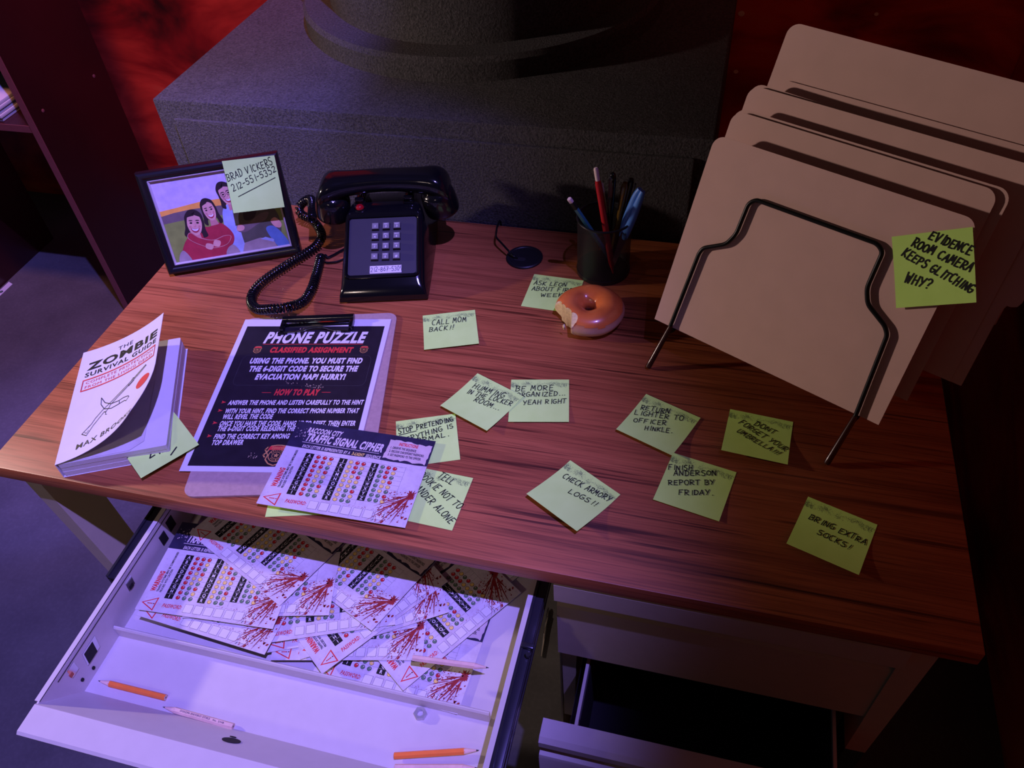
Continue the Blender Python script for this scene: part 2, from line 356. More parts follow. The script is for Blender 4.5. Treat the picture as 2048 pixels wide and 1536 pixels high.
# single-stroke hand lettering, each glyph on a box of width .62 and height 1
def _arc(cx, cy, rx, ry, a0, a1, n=8): return [(cx+rx*cos(radians(a0+(a1-a0)*k/n)), cy+ry*sin(radians(a0+(a1-a0)*k/n))) for k in range(n+1)]
HW = {
'A': [[(0, 0), (.34, 1), (.62, 0)], [(.1, .36), (.55, .38)]], 'B': [[(.06, 0), (.08, 1)], [(-.02, 1)]+_arc(.2, .76, .36, .24, 80, -80)+_arc(.22, .25, .38, .27, 85, -90)+[(.02, 0)]],
'C': [_arc(.36, .5, .34, .5, 55, 300)], 'D': [[(.08, 0), (.08, 1)], [(0, 1), (.25, .98)]+_arc(.22, .5, .38, .48, 80, -80)+[(.02, 0)]],
'E': [[(.58, .98), (.08, 1), (.06, 0), (.58, .02)], [(.07, .52), (.48, .54)]], 'F': [[(.62, 1), (.06, .98)], [(.1, 1), (.06, 0)], [(.07, .52), (.46, .54)]],
'G': [_arc(.36, .5, .34, .5, 55, 330)+[(.62, .45), (.34, .45)]], 'H': [[(.06, 0), (.08, 1)], [(.58, 0), (.6, 1)], [(.06, .48), (.6, .54)]],
'I': [[(.3, 0), (.32, 1)]], 'J': [[(.5, 1)]+_arc(.27, .25, .23, .25, 0, -170)], 'K': [[(.06, 0), (.08, 1)], [(.58, 1), (.1, .46), (.62, 0)]],
'L': [[(.1, 1), (.08, .02), (.6, .04)]], 'M': [[(0, 0), (.1, 1), (.32, .34), (.54, 1), (.64, 0)]], 'N': [[(.04, 0), (.06, 1), (.56, .02), (.6, 1)]],
'O': [_arc(.32, .5, .31, .49, 100, 460, 14)], 'P': [[(.08, 0), (.08, 1)], [(-.02, 1)]+_arc(.22, .74, .36, .26, 85, -90)+[(.06, .46)]],
'Q': [_arc(.32, .5, .31, .49, 100, 460, 14), [(.38, .25), (.64, -.06)]], 'R': [[(.07, 0), (.08, 1)], [(-.02, 1)]+_arc(.22, .74, .34, .26, 85, -95)+[(.1, .48), (.62, 0)]],
'S': [_arc(.33, .76, .26, .24, 40, 250)+_arc(.3, .25, .28, .26, 80, -150)], 'T': [[(-.04, .97), (.66, 1)], [(.32, 1), (.28, 0)]],
'U': [[(.06, 1), (.06, .3)]+_arc(.31, .27, .25, .27, 180, 360)+[(.58, 1)]], 'V': [[(0, 1), (.28, 0), (.62, 1)]], 'W': [[(0, 1), (.14, 0), (.32, .7), (.48, 0), (.66, 1)]],
'X': [[(0, 1), (.6, 0)], [(.6, 1), (0, 0)]], 'Y': [[(0, 1), (.28, .5)], [(.62, 1), (.2, 0)]], 'Z': [[(.02, .98), (.6, 1), (0, .02), (.62, 0)]],
'0': [_arc(.32, .5, .26, .48, 100, 460, 14)], '1': [[(.3, 1), (.28, 0)]], '2': [_arc(.3, .72, .26, .27, 160, -40)+[(.04, .02), (.6, .05)]],
'3': [_arc(.28, .76, .26, .24, 150, -80)+_arc(.28, .26, .3, .27, 85, -150)], '4': [[(.44, 0), (.46, 1), (.02, .3), (.62, .32)]], '5': [[(.58, .98), (.14, 1), (.1, .58)]+_arc(.28, .3, .3, .3, 110, -140)],
'6': [[(.46, 1), (.12, .45)]+_arc(.31, .28, .26, .28, 170, -190)], '7': [[(.02, .98), (.58, 1), (.2, 0)], [(.14, .5), (.54, .52)]], '8': [_arc(.32, .76, .22, .23, -90, 270, 12), _arc(.32, .27, .28, .27, 90, 450, 12)],
'9': [_arc(.3, .72, .25, .26, 0, 360, 12)+[(.5, .4), (.36, 0)]], '-': [[(.08, .45), (.5, .47)]], '.': [[(.22, .02), (.27, .06)]], '!': [[(.34, 1), (.26, .3)], [(.22, .02), (.25, .07)]],
'?': [_arc(.28, .76, .26, .24, 160, -70)+[(.28, .3)], [(.25, .03), (.28, .07)]], ',': [[(.26, .1), (.18, -.14)]], "'": [[(.3, 1), (.26, .8)]], '/': [[(.05, 0), (.5, 1)]], ':': [[(.22, .1), (.26, .14)], [(.22, .6), (.26, .64)]],
}
ADV = {' ': .55, 'I': .55, '1': .5, '.': .42, '!': .46, '-': .72, 'M': .92, 'W': .92}
def hand_text(mb, txt, p0, p1, h, mi, fn, z, lw, rnd, slant=.12):
    tot = sum(ADV.get(c, .84) for c in txt)-.2; d = Vector((p1[0]-p0[0], p1[1]-p0[1])); L = d.length; d.normalize(); nrm = Vector((-d.y, d.x)); sx = L/tot; x = 0.
    for c in txt:
        if c in HW:
            jx, jy, js = rnd.uniform(-.03, .03), rnd.uniform(-.06, .06), rnd.uniform(.9, 1.1)
            for st in HW[c]:
                pts = []
                for a, b in st:
                    q = Vector(p0)+d*((x+a+jx)*sx+slant*b*h)+nrm*((b*js+jy)*h); pts.append(q)
                ribbon(mb, pts, lw, mi, fn, z)
        x += ADV.get(c, .84)
def ribbon(mb, pts, lw, mi, fn, z):
    pts = [Vector(p) for p in pts]
    for i in range(len(pts)-1):
        a, b = pts[i], pts[i+1]; d = b-a
        if d.length < 1e-7: continue
        d.normalize(); n = Vector((-d.y, d.x))*lw*.5; e = d*lw*.28
        q = [a-e-n, b+e-n, b+e+n, a-e+n]; mb.add([(p.x, p.y, z) for p in q], [(0, 1, 2, 3)], mi, fn)
    for p in pts[:1]+pts[-1:]:
        mb.add([(p.x+lw*.5*cos(k*pi/3), p.y+lw*.5*sin(k*pi/3), z) for k in range(6)], [tuple(range(6))], mi, fn)

# ================================================================== SETTING
fl = MB(); fl.box((-3.2, -2.2, -.06), (3.2, 1.70, 0)); tag(fl.build('floor', M['floor'], smooth=0), 'dark blue-grey concrete floor', 'floor', kind='structure')
wb = MB(); wb.box((-3.2, 1.58, 0), (3.2, 1.66, 2.7))
for x, z, r in ((.8419, DZ-.0237, .0065), (.8489, DZ-.1641, .005), (1.1397, DZ-.0128, .004)):
    wb.flat([(a, b) for a, b in ell(x, z, r*1.2, r, 12)][::-1], 1.5795, 1, lambda a, b, c: (a, c, b))
tag(wb.build('wall_back', [M['mural'], M['ember']], smooth=0), 'red and orange fire mural on the back wall', 'wall', kind='structure')
wr = MB(); wr.box((1.46, -1.6, 0), (1.53, 1.56, 1.6)); tag(wr.build('wall_right', M['mural'], smooth=0), 'dark mural partition right of the desk', 'wall', kind='structure')

# ------------------------------------------------------------------ stone pedestal
ped = empty('stone_pedestal', (.365, 1.095, 0)); tag(ped, 'massive rough grey stone pedestal with round drum behind the desk', 'pedestal')
def loc(o, root): o.location = -root.location; return o
b = MB(); b.box((-.095, .645, 0), (.828, 1.55, DZ+.160), .004); loc(b.build('base_block', M['stone'], ped), ped)
b = MB(); b.box((-.064, .638, .02), (.803, .646, DZ+.130), .004); loc(b.build('raised_panel', M['stone'], ped), ped)
b = MB(); b.lathe([(.343, DZ+.1601), (.343, DZ+.192), (.337, DZ+.2), (.293, DZ+.2)], 96, mat=Matrix.Translation((.355, 1.11, 0))); loc(b.build('drum_flange', M['stone'], ped), ped)
b = MB(); b.lathe([(.291, DZ+.195), (.289, DZ+.62), (.27, DZ+.65)], 96, mat=Matrix.Translation((.355, 1.11, 0))); loc(b.build('drum', M['stone'], ped), ped)

# ------------------------------------------------------------------ bookcase
bk = empty('bookcase', (-1.03, 1.18, 0)); tag(bk, 'dark red bookcase standing left behind the desk', 'bookcase')
for nm, x0, x1 in (('side_panel', -.807, -.789), ('side_panel', -1.303, -1.285)):
    b = MB(); b.box((x0, 1.034, .0), (x1, 1.335, 2.0), .0008); b.box((x0-.0004, 1.0315, 0), (x1+.0004, 1.0338, 2.0), mi=1)
    for yy, zz in ((1.282, DZ-.1357), (1.075, DZ-.128), (1.282, DZ+.25)):
        if x0 > -1: b.lathe([(.0045, 0), (.0045, .0006), (.003, .0010)], 12, 1, Matrix.Translation((x1, yy, zz)) @ Matrix.Rotation(pi/2, 4, 'Y'))
    loc(b.build(nm, [M['maroon'], M['maroonedge']], bk), bk)
for z in (DZ-.17, DZ+.20, DZ+.6):
    b = MB(); b.box((-1.284, 1.040, z), (-.808, 1.33, z+.018)); b.box((-1.284, 1.038, z), (-.808, 1.0398, z+.018), mi=1); loc(b.build('shelf', [M['maroon'], M['maroonedge']], bk, smooth=0), bk)
b = MB(); b.box((-1.284, 1.330, DZ-.17), (-.808, 1.3345, 2.0)); loc(b.build('back_panel', M['maroon'], bk, smooth=0), bk)
ps = empty('paper_stack', (-.95, 1.12, DZ-.1515)); tag(ps, 'white stack of papers on the bookcase shelf at the left edge', 'papers')
b = MB()
for k in range(5): b.box((-.10+.002*(k % 3), -.07-.003*(k % 2), .009*k), (.052+.002*(k % 2), .09, .009*k+.0085), .001)
b.build('sheets', M['paper'], ps)
fs = MB()
fs.prism([(-.17, -.10), (.004, -.075), (.004, -.004), (-.016, .004), (-.016, -.064), (-.17, -.07)], .0005, .0012)
fs.flat(ell(-.006, -.045, .006, .006, 14), .0014, 1); fs.flat(ell(-.006, -.045, .0035, .0035, 14), .0016, 2)
tag(fs.build('paper_sheet', [M['paper'], M['navy'], M['greydot']], loc=(-1.262, 1.095, 0), smooth=0), 'white printed sheet on the floor by the left bookcase', 'paper')

# ------------------------------------------------------------------ desk
desk = empty('office_desk', (0, 0, 0)); tag(desk, 'wood topped office desk with cream metal drawers pulled open', 'desk')
UP = (0, 0, DZ)
b = MB(); b.box((0, 0, -.022), (1.148, .611, 0), .0012); b.build('desktop', M['wood'], desk, loc=UP)
def leg(x_out, sgn, y, zt, zmid, zb, wt, wb_, dt, db, inc, parent, name='leg'):
    mb = MB()
    def ringat(z):
        t = (zt-z)/(zt-zb); w = wt+(wb_-wt)*t; d = dt+(db-dt)*t; xo = x_out-sgn*inc*t*-1 if False else x_out+(-sgn)*inc*t
        xi = xo-sgn*w; a, c = min(xo, xi), max(xo, xi)
        return [(a, y, z), (c, y, z), (c, y+d, z), (a, y+d, z)]
    zs = [zt, zmid, zb]
    mb.hexa(ringat(zmid)+ringat(zt), 0); mb.hexa(ringat(zb)+ringat(zmid), 1)  # lower section coloured black, standing in for the shade around the foot
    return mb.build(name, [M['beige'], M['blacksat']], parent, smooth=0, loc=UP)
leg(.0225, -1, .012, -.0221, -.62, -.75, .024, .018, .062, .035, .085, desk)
leg(1.1205, 1, .012, -.0221, -.305, -.75, .031, .012, .055, .03, .018, desk)  # black starts high, painted where this leg is lost in shade
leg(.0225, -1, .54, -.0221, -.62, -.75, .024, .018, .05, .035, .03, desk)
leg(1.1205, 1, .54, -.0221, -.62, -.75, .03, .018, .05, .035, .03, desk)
b = MB(); b.box((.06, .575, -.45), (1.09, .58, -.0222)); b.build('modesty_panel', M['beige'], desk, smooth=0, loc=UP)
# right-hand pedestal carcass
pc = MB(); pc.box((.722, .035, -.60), (.7245, .574, -.0222)); pc.box((1.0945, .035, -.60), (1.097, .574, -.0222)); pc.box((.7246, .035, -.602), (1.0944, .574, -.600)); pc.box((.7246, .04, -.0238), (1.0944, .574, -.0222))
pcb = pc.build('drawer_carcass', M['beige'], desk, smooth=0, loc=UP)
st = MB(); st.hexa([(.7285, .028, -.434), (.7425, .028, -.434), (.7425, .034, -.434), (.7285, .034, -.434), (.726, .028, -.20), (.7465, .028, -.20), (.7465, .034, -.20), (.726, .034, -.20)])
st.build('front_stile', M['beige'], pcb, smooth=0)
def profile(mb, prof, x0, x1, mi=0):
    n = len(prof); vs = [(x0, y, z) for y, z in prof]+[(x1, y, z) for y, z in prof]
    mb.add(vs, [tuple(range(n))[::-1], tuple(range(n, 2*n))]+[(i, (i+1) % n, n+(i+1) % n, n+i) for i in range(n)], mi)
b = MB(); profile(b, [(.030, -.0225), (.004, -.0225), (.001, -.027), (.001, -.060), (.004, -.066), (.022, -.068), (.024, -.082), (.017, -.088), (.014, -.094), (.014, -.211), (.016, -.213), (.030, -.213)], .7249, 1.0895)
b.build('drawer_front', M['beige'], desk, smooth=25, loc=UP)
# file drawer pulled out under it
fd = MB()
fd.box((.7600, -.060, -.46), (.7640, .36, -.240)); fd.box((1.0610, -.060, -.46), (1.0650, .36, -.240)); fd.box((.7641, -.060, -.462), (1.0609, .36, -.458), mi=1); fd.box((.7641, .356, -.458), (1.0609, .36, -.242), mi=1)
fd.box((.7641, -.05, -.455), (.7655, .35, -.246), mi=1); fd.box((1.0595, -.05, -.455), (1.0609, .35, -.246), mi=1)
fdo = fd.build('file_drawer', [M['cream'], M['inside']], desk, smooth=0, loc=UP)
b = MB(); profile(b, [(-.0602, -.238), (-.083, -.238), (-.089, -.243), (-.089, -.256), (-.084, -.262), (-.074, -.265), (-.074, -.276), (-.090, -.279), (-.092, -.284), (-.092, -.50), (-.0602, -.50)], .7215, 1.101)
b.build('front_panel', M['cream'], fdo, smooth=25)
b = MB(); b.box((.752, -.05, -.30), (.7598, .20, -.27)); b.build('slide_rail', M['steel'], fdo, smooth=0)
# wide pencil drawer pulled out on the left
X0, X1, ZB, ZT = .2035, .6915, -.140, -.080
d = MB()
d.box((X0, -.19, ZB-.0015), (X1, .30, ZB)); d.box((X0-.0022, -.232, ZB-.0015), (X0, .30, ZT)); d.box((X1, -.232, ZB-.0015), (X1+.0022, .30, ZT)); d.box((X0, .2985, ZB), (X1, .30, ZT))
d.box((X0-.006, -.226, ZT-.0012), (X0, .30, ZT+.0004)); d.box((X1, -.226, ZT-.0012), (X1+.006, .30, ZT+.0004))
d.box((X0+.0001, -.2, ZT-.0085), (X0+.0006, .29, ZT-.0078), mi=1)          # pressed bead along the wall
def slot(y, z, w, h, mi, sk=.0, t=.0009):
    q = [(-w/2, -h/2), (w/2, -h/2), (w/2+sk, h/2), (-w/2+sk, h/2)]
    d.prism([(y+a, z+c) for a, c in q], 0, t, mi, lambda u, v, k: (X0+k, u, v))
slot(.0275, -.1045, .013, .020, 1); slot(.0070, -.1085, .012, .017, 1); slot(-.0667, -.0995, .012, .016, 2, .002); slot(-.0667, -.1055, .007, .006, 1, 0, .0011)
slot(-.1540, -.1075, .024, .020, 2, .004); slot(-.1555, -.1090, .016, .018, 1, .003, .0012); slot(-.1810, -.0985, .012, .015, 2, .001)
slot(-.1850, -.1010, .005, .006, 4, 0, .0013)
for y, z in ((-.163, -.1300), (-.1805, -.1240)): d.prism(ell(y, z, .0022, .0028, 10), 0, .0009, 1, lambda u, v, k: (X0+k, u, v))
d.flat(ell(.288, -.087, .0045, .003, 12), ZB+.0006, 3); d.flat(ell(.46, -.20+.09, .0012, .0012, 8), ZB+.0006, 1)
dr = d.build('pencil_drawer', [M['cream'], M['hole'], M['chrome'], M['steel'], M['orspot']], desk, smooth=0, loc=UP)
f = MB()
profile(f, [(-.2290, ZT+.001), (-.2300, ZT+.0018), (-.2590, ZT+.0018), (-.2620, ZT-.001), (-.2615, ZT-.004), (-.2400, ZT-.018), (-.2330, ZT-.030), (-.2330, -.168), (-.1882, ZB-.0016), (-.1875, ZB+.0004)], X0-.0022, X1+.034)
inner = lambda u, t, k: (u, -.1880-.0410*t+.82*(k+.0003), ZB+.0005+.061*t+.57*(k+.0003))
f.prism(ell(.4165, .50, .0105, .105, 20), 0, .0006, 1, inner); f.prism(ell(.4120, .345, .0040, .022, 12), 0, .0006, 1, inner)
f.build('front_panel', [M['cream'], M['hole']], dr, smooth=25)
f = MB(); profile(f, [(-.1165, ZB+.0004), (-.1165, -.1215), (-.1150, -.1190), (-.1135, -.1190), (-.1120, -.1215), (-.1120, ZB+.0004)], X0+.0006, .6765); f.build('divider', M['cream'], dr, smooth=0)
for xx, y0 in ((X1+.0063, -.225), (X0-.0203, -.072)):
    f = MB()
    for k, (za, zb) in enumerate(((-.083, -.087), (-.092, -.104), (-.109, -.115))): f.box((xx+.003*(k % 2), y0+.01*k, zb), (xx+.012, .28, za), .001)
    f.box((xx, y0, -.122), (xx+.003, .28, -.080))
    if xx > .5:
        f.box((xx+.001, -.052, -.081), (xx+.015, -.046, -.076), .001); f.lathe([(.0028, 0), (.0028, .004)], 10, mat=Matrix.Translation((xx+.011, -.06, -.079)))
    f.build('slide_rail', M['steel'], dr, smooth=30)
# cable grommet
g = MB(); g.lathe([(.0285, .0001), (.0285, .0022), (.0268, .0036), (.0235, .0038), (.0225, .0030), (.001, .0030)], 40, mat=Matrix.Translation((.566, .533, 0)))
g.prism(rrect(.552, .520, .570, .529, .004), .0031, .0036, 1)
g.build('cable_grommet', [M['blacksat'], M['hole']], desk, loc=UP)
c = MB(); c.tube(catmull([(.5575, .5245, .004), (.5509, .5264, .006), (.5417, .5300, .013), (.5280, .5418, .017), (.5158, .5561, .017), (.509, .582, .010), (.5051, .598, .0055), (.505, .618, .004), (.505, .6235, -.03)], 6), .0016, 8)
tag(c.build('cable', M['blackpl'], loc=UP), 'thin black cable rising out of the round desk grommet', 'cable')
p = MB(); p.tube([(0, 0, .0045), (-.002, .03, .0045), (-.0076, .100, .0045), (-.0081, .106, .0045)], [.0020, .0026, .0026, .0010], 10); p.box((-.0060, .048, .0068), (-.0040, .086, .0080), .0006, 1)
tag(p.build('metal_pen', [M['chrome'], M['chrome']], loc=(.6335, .2504, 0)), 'slim metallic pen on the dark floor between the two drawers', 'pen')
# ================================================================== THINGS ON THE DESK
def at_desk(o, x, y, z=0, rz=0): o.location = (x, y, DZ+z); o.rotation_euler = (0, 0, rz); return o
# ------------------------------------------------------------------ sticky notes
NS = .076
def note(name, label, lines, lift=.012, corner=(0, 0), curl=2.0, seed=1, lw=.00105, uline=None, fold=None, grey=True, slant=.12):
    """lines: (text, u0, v0, u1, v1, cap height), u to the right and v down, all in note widths"""
    rnd = random.Random(seed); mb = MB()
    def hgt(u, v):
        t = max(0., (v-.22)/.78)
        z = lift*t**curl+corner[0]*t**1.5*(1-u)**2+corner[1]*t**1.5*u**2
        if fold: z += fold*math.exp(-((v-.25)/.05)**2)
        return z+.0004
    def pos(u, v):
        return Vector(((u-.5)*NS, (.5-v)*NS, hgt(u, v)))
    def fn(u, v):
        p = pos(u, v); e = .01; a = pos(u+e, v)-p; c = pos(u, v-e)-p; n = a.cross(c).normalized(); return p, n
    mb.sheet(30, 30, fn, .00018, 0)
    for t, u0, v0, u1, v1, h in lines:
        hand_text(mb, t, (u0, -v0), (u1, -v1), h, 1, lambda x, y, z: tuple(pos(x, -y)+fn(x, -y)[1]*.00038), 0, lw/NS, rnd, slant)
    if uline: ribbon(mb, [(uline[0], -uline[1]), (uline[2], -uline[3])], lw/NS, 1, lambda x, y, z: tuple(pos(x, -y)+fn(x, -y)[1]*.00038), 0)
    o = mb.build('sticky_note', [M['noteg' if grey else 'note'], M['ink']], smooth=60); tag(o, label, 'note', 'yellow-green sticky notes'); return o
NOTES = [
 ('mom', (.5018, .3510, .355), 'sticky note reading CALL MOM BACK, one corner folded, near the phone', [('CALL MOM', .163, .314, .809, .318, .14), ('BACK!!', .105, .489, .544, .504, .129)], dict(lift=.003)),
 ('org', (.6555, .2419, .195), 'sticky note reading BE MORE ORGANIZED at the desk centre', [('BE MORE', .083, .28, .73, .254, .117), ('ORGANIZED...', .109, .426, .924, .381, .107), ('YEAH RIGHT', .227, .606, .95, .558, .105)], dict(lift=.002)),
 ('hum', (.5843, .2240, -.398), 'sticky note reading HUMMING IN THE LOCKER ROOM, overlapping its neighbour', [('HUMMING', .14, .336, .736, .228, .118), ('IN THE LOCKER', .137, .501, .95, .298, .108), ('ROOM...', .364, .569, .838, .506, .114)], dict(lift=.005, z=.0012)),
 ('arm', (.7274, .1021, -.522), 'sticky note reading CHECK ARMORY LOGS, raised at its lower edge', [('CHECK ARMORY', .134, .351, .955, .225, .102), ('LOGS!!', .396, .525, .854, .434, .099)], dict(lift=.010, curl=1.4)),
 ('hin', (.8088, .2298, -.373), 'sticky note reading RETURN LIGHTER TO OFFICER HINKLE', [('RETURN', .088, .365, .534, .2, .103), ('LIGHTER TO', .058, .523, .792, .214, .102), ('OFFICER', .14, .683, .61, .456, .1), ('HINKLE.', .374, .744, .765, .555, .098)], dict(lift=.005, z=.001)),
 ('dont', (.927, .233, -.090), 'sticky note reading DONT FORGET YOUR UMBRELLA in front of the folders', [('DONT', .406, .246, .738, .363, .109), ('FORGET YOUR', .166, .273, .937, .707, .11), ('UMBRELLA!!!', .165, .491, .829, .831, .1)], dict(lift=.008, curl=1.5)),
 ('fin', (.8611, .1453, -.196), 'sticky note reading FINISH ANDERSON REPORT BY FRIDAY', [('FINISH', .034, .36, .372, .231, .096), ('ANDERSON', .149, .438, .734, .181, .095), ('REPORT BY', .126, .65, .753, .361, .093), ('FRIDAY.', .326, .764, .784, .569, .097)], dict(lift=.002)),
 ('soc', (1.0099, .1084, -.314), 'sticky note reading BRING EXTRA SOCKS near the right front corner', [('BRING EXTRA', .127, .39, .938, .43, .102), ('SOCKS!', .304, .594, .759, .627, .099)], dict(lift=.006)),
 ('leon', (.627, .457, -.030), 'sticky note reading ASK LEON ABOUT FIRST WEEK, partly under the doughnut', [('ASK LEON', .069, .329, .702, .26, .12), ('ABOUT FIRST', .076, .513, .946, .379, .118), ('WEEK!', .298, .665, .771, .556, .107)], dict(lift=.0)),
 ('stop', (.534, .150, .374), 'sticky note reading STOP PRETENDING EVERYTHING IS NORMAL, partly under the card', [('STOP PRETENDING', .034, .293, .95, .166, .104), ('EVERYTHING IS', .0, .52, .942, .309, .102), ('NORMAL.', .231, .551, .847, .477, .101)], dict(lift=.0, uline=(.05, .32, .33, .275))),
 ('tell', (.567, .068, -.037), 'sticky note reading TELL ROOKIE NOT TO WANDER ALONE, right of the card', [('TELL', .449, .123, .71, .205, .124), ('ROOKIE NOT TO', .146, .166, .955, .623, .118), ('WANDER ALONE', .104, .376, .93, .90, .115)], dict(lift=.0)),
 ('hid', (.4124, .0479, .26), 'blank sticky note almost hidden under the card, lower left edge showing', [], dict(lift=.0)),
]
for i, (k, (x, y, a), lab, lines, kw) in enumerate(NOTES):
    z = kw.pop('z', 0); at_desk(note(k, lab, lines, seed=11+i, **kw), x, y, z, a)

# ------------------------------------------------------------------ cipher cards
CW, CH = .180, .1286
SEQ = 'RRR RRY RRG RYR RYY RYG RGR RGY RGG YRR YRY YRG YYR YYY YYG YGR YGY YGG GRR GRY GRG GYR GYY GYG GGR GGY'.split()
def card_mesh():
    mb = MB(); K = lambda u, v: ((u-.5)*CW, (.5-v)*CH)
    T = dict(paper=0, navy=1, txt=2, ink=3, red=4, blood=5, r=6, y=7, g=8, torn=9, white=10)
    mb.prism([K(0, 1), K(1, 1), K(1, 0), K(0, 0)], 0, .0004, T['paper'])
    P = lambda x, y, z: (x, y, z); z1, z2, z3, z4 = .00047, .00054, .00061, .00068
    rnd = random.Random(5)
    top = [K(1, 0), K(0, 0), K(0, .315)]+[K(u/12, .315+rnd.uniform(-.004, .004)) for u in range(1, 12)]+[K(1, .313)]
    mb.flat(top, z1, T['navy'])
    for _ in range(26):   # worn scuffs in the navy corner
        u, v = .02+.08*rnd.random(), .07+.15*rnd.random(); r = rnd.uniform(.002, .007); mb.flat([K(u+r*rnd.uniform(.3, 1)*cos(a), v+1.4*r*rnd.uniform(.3, 1)*sin(a)) for a in (0, -1.2, -2.4, -3.6, -5)], z2, T['torn'])
    def tx(t, u0, v0, u1, v1, h, mi, z=z2, bold=.05, sh=.12): print_text(mb, t, K(u0, v0), K(u1, v1), h*CH, mi, P, z, bold+.02, sh)
    tx('RACCOON CITY', .098, .119, .345, .116, .060, T['txt'], bold=.045); tx('TRAFFIC SIGNAL CIPHER', .106, .221, .665, .224, .090, T['txt'], bold=.05)
    ribbon(mb, [K(.098, .242), K(.65, .247)], .0007, T['txt'], P, z2)
    tx('EACH LETTER IS REPRESENTED BY A', .112, .305, .455, .307, .034, T['txt'], bold=.03); tx('3-LIGHT', .470, .307, .555, .308, .034, T['y'], bold=.03); tx('SEQUENCE', .567, .308, .670, .309, .034, T['txt'], bold=.03)
    torn = []
    cs = [(.694, .055), (.988, .075), (.985, .3), (.685, .285)]
    for i in range(4):
        a, b_ = cs[i], cs[(i+1) % 4]; n = 14 if i % 2 == 0 else 8
        for k in range(n): t = k/n; torn.append(K(a[0]+(b_[0]-a[0])*t+rnd.uniform(-.006, .006), a[1]+(b_[1]-a[1])*t+rnd.uniform(-.010, .010)))
    mb.flat(torn[::-1], z2, T['torn'])
    tx('INSTRUCTIONS', .762, .117, .896, .119, .036, T['red'], z3, .04, 0)
    for t, u1, v in (('1. OBSERVE THE SEQUENCE.', .895, .163), ('2. DECODE CHECKPOINT PASSWORD.', .958, .207), ('3. GET PASSWORD TO THE OFFICER.', .945, .251)): tx(t, .712, v, u1, v+.004, .026, T['ink'], z3, .03, 0)
    # side warning, reading upwards
    tx('WARNING', .072, .795, .075, .575, .048, T['red'], bold=.06, sh=0); tx('TRAFFIC SYSTEMS MAY BE COMPROMISED', .098, .795, .099, .348, .020, T['ink'], bold=.04, sh=0); tx('PROCEED WITH CAUTION', .122, .795, .123, .545, .020, T['ink'], bold=.04, sh=0)
    # letter table
    for c, (u0, u1, d0, d1, d2) in enumerate(((.162, .222, .257, .303, .349), (.405, .460, .490, .535, .578), (.630, .680, .711, .753, .796))):
        rows = 9 if c < 2 else 8; v0 = .364; dv = .0540
        mb.flat([K(u0, v0+dv*rows), K(u1, v0+dv*rows), K(u1, v0), K(u0, v0)], z1, T['ink'])
        for r in range(rows):
            i = c*9+r; vc = v0+dv*(r+.5); L = chr(65+i); vs, fs_, w = font_mesh(L, .03); h = .032*CH
            sx = min(h*.9, .024*CW/w)
            cx, cy = K((u0+u1)/2, vc); mb.add([(cx+(x-w/2)*sx, cy+(y-.5)*h, z2) for x, y in vs], fs_, T['white'])
            for q, u in zip(SEQ[i], (d0, d1, d2)):
                x, y = K(u, vc+.002); mb.flat(ell(x, y, .0028, .0028, 14), z1, T['ink']); mb.flat(ell(x, y, .0024, .0024, 14), z2, T[q.lower()])
                mb.flat(ell(x+.0008, y+.0010, .0009, .0006, 8), z3, T['torn'])
        for r in range(rows+2):
            v = v0+dv*r
            if v < .84: ribbon(mb, [K(u1+.004, v), K(min(u1+.19, .867), v)], .00018, T['ink'], P, z1)
            if r < rows and r: ribbon(mb, [K(u0+.004, v), K(u1-.004, v)], .00022, T['white'], P, z2)
        ue = (.404, .629, .867)[c]; ribbon(mb, [K(ue, .355), K(ue, .845)], .00018, T['ink'], P, z1)
    tx('PASSWORD:', .178, .942, .318, .938, .037, T['red'], bold=.02, sh=.15)
    for i in range(7):
        u = .336+.0742*i; a, b_ = K(u, .966), K(u+.0605, .880)
        mb.flat([(a[0], a[1]), (b_[0], a[1]), (b_[0], b_[1]), (a[0], b_[1])], z1, T['ink']); e = .00028
        mb.flat([(a[0]+e, a[1]+e), (b_[0]-e, a[1]+e), (b_[0]-e, b_[1]-e), (a[0]+e, b_[1]-e)], z2, T['white'])
    tri = [K(.02, .919), K(.126, .992), K(.129, .850)]; cx = sum(p[0] for p in tri)/3; cy = sum(p[1] for p in tri)/3
    mb.flat(tri, z1, T['red']); mb.flat([(cx+(x-cx)*.78, cy+(y-cy)*.78) for x, y in tri], z2, T['paper'])
    ribbon(mb, [(cx-.0045, cy), (cx+.0015, cy)], .0011, T['red'], P, z3); ribbon(mb, [(cx+.0033, cy), (cx+.0042, cy)], .0012, T['red'], P, z3)
    # printed splatter in the right-hand margin
    def inside(p): return abs(p[0]) < CW/2-.0003 and abs(p[1]) < CH/2-.0003
    cl = lambda p: (max(-CW/2+.0002, min(CW/2-.0002, p[0])), max(-CH/2+.0002, min(CH/2-.0002, p[1])))
    bx, by = K(.965, .665)
    blot = []
    for k in range(26):
        a = 2*pi*k/26; r = rnd.uniform(.0045, .0100) if k % 2 else rnd.uniform(.0032, .006)
        blot.append(cl((bx+r*cos(a)*.95, by+r*1.15*sin(a))))
    for k in range(26): mb.add([(bx, by, z3), (*blot[k], z3), (*blot[(k+1) % 26], z3)], [(0, 1, 2)], T['blood'])
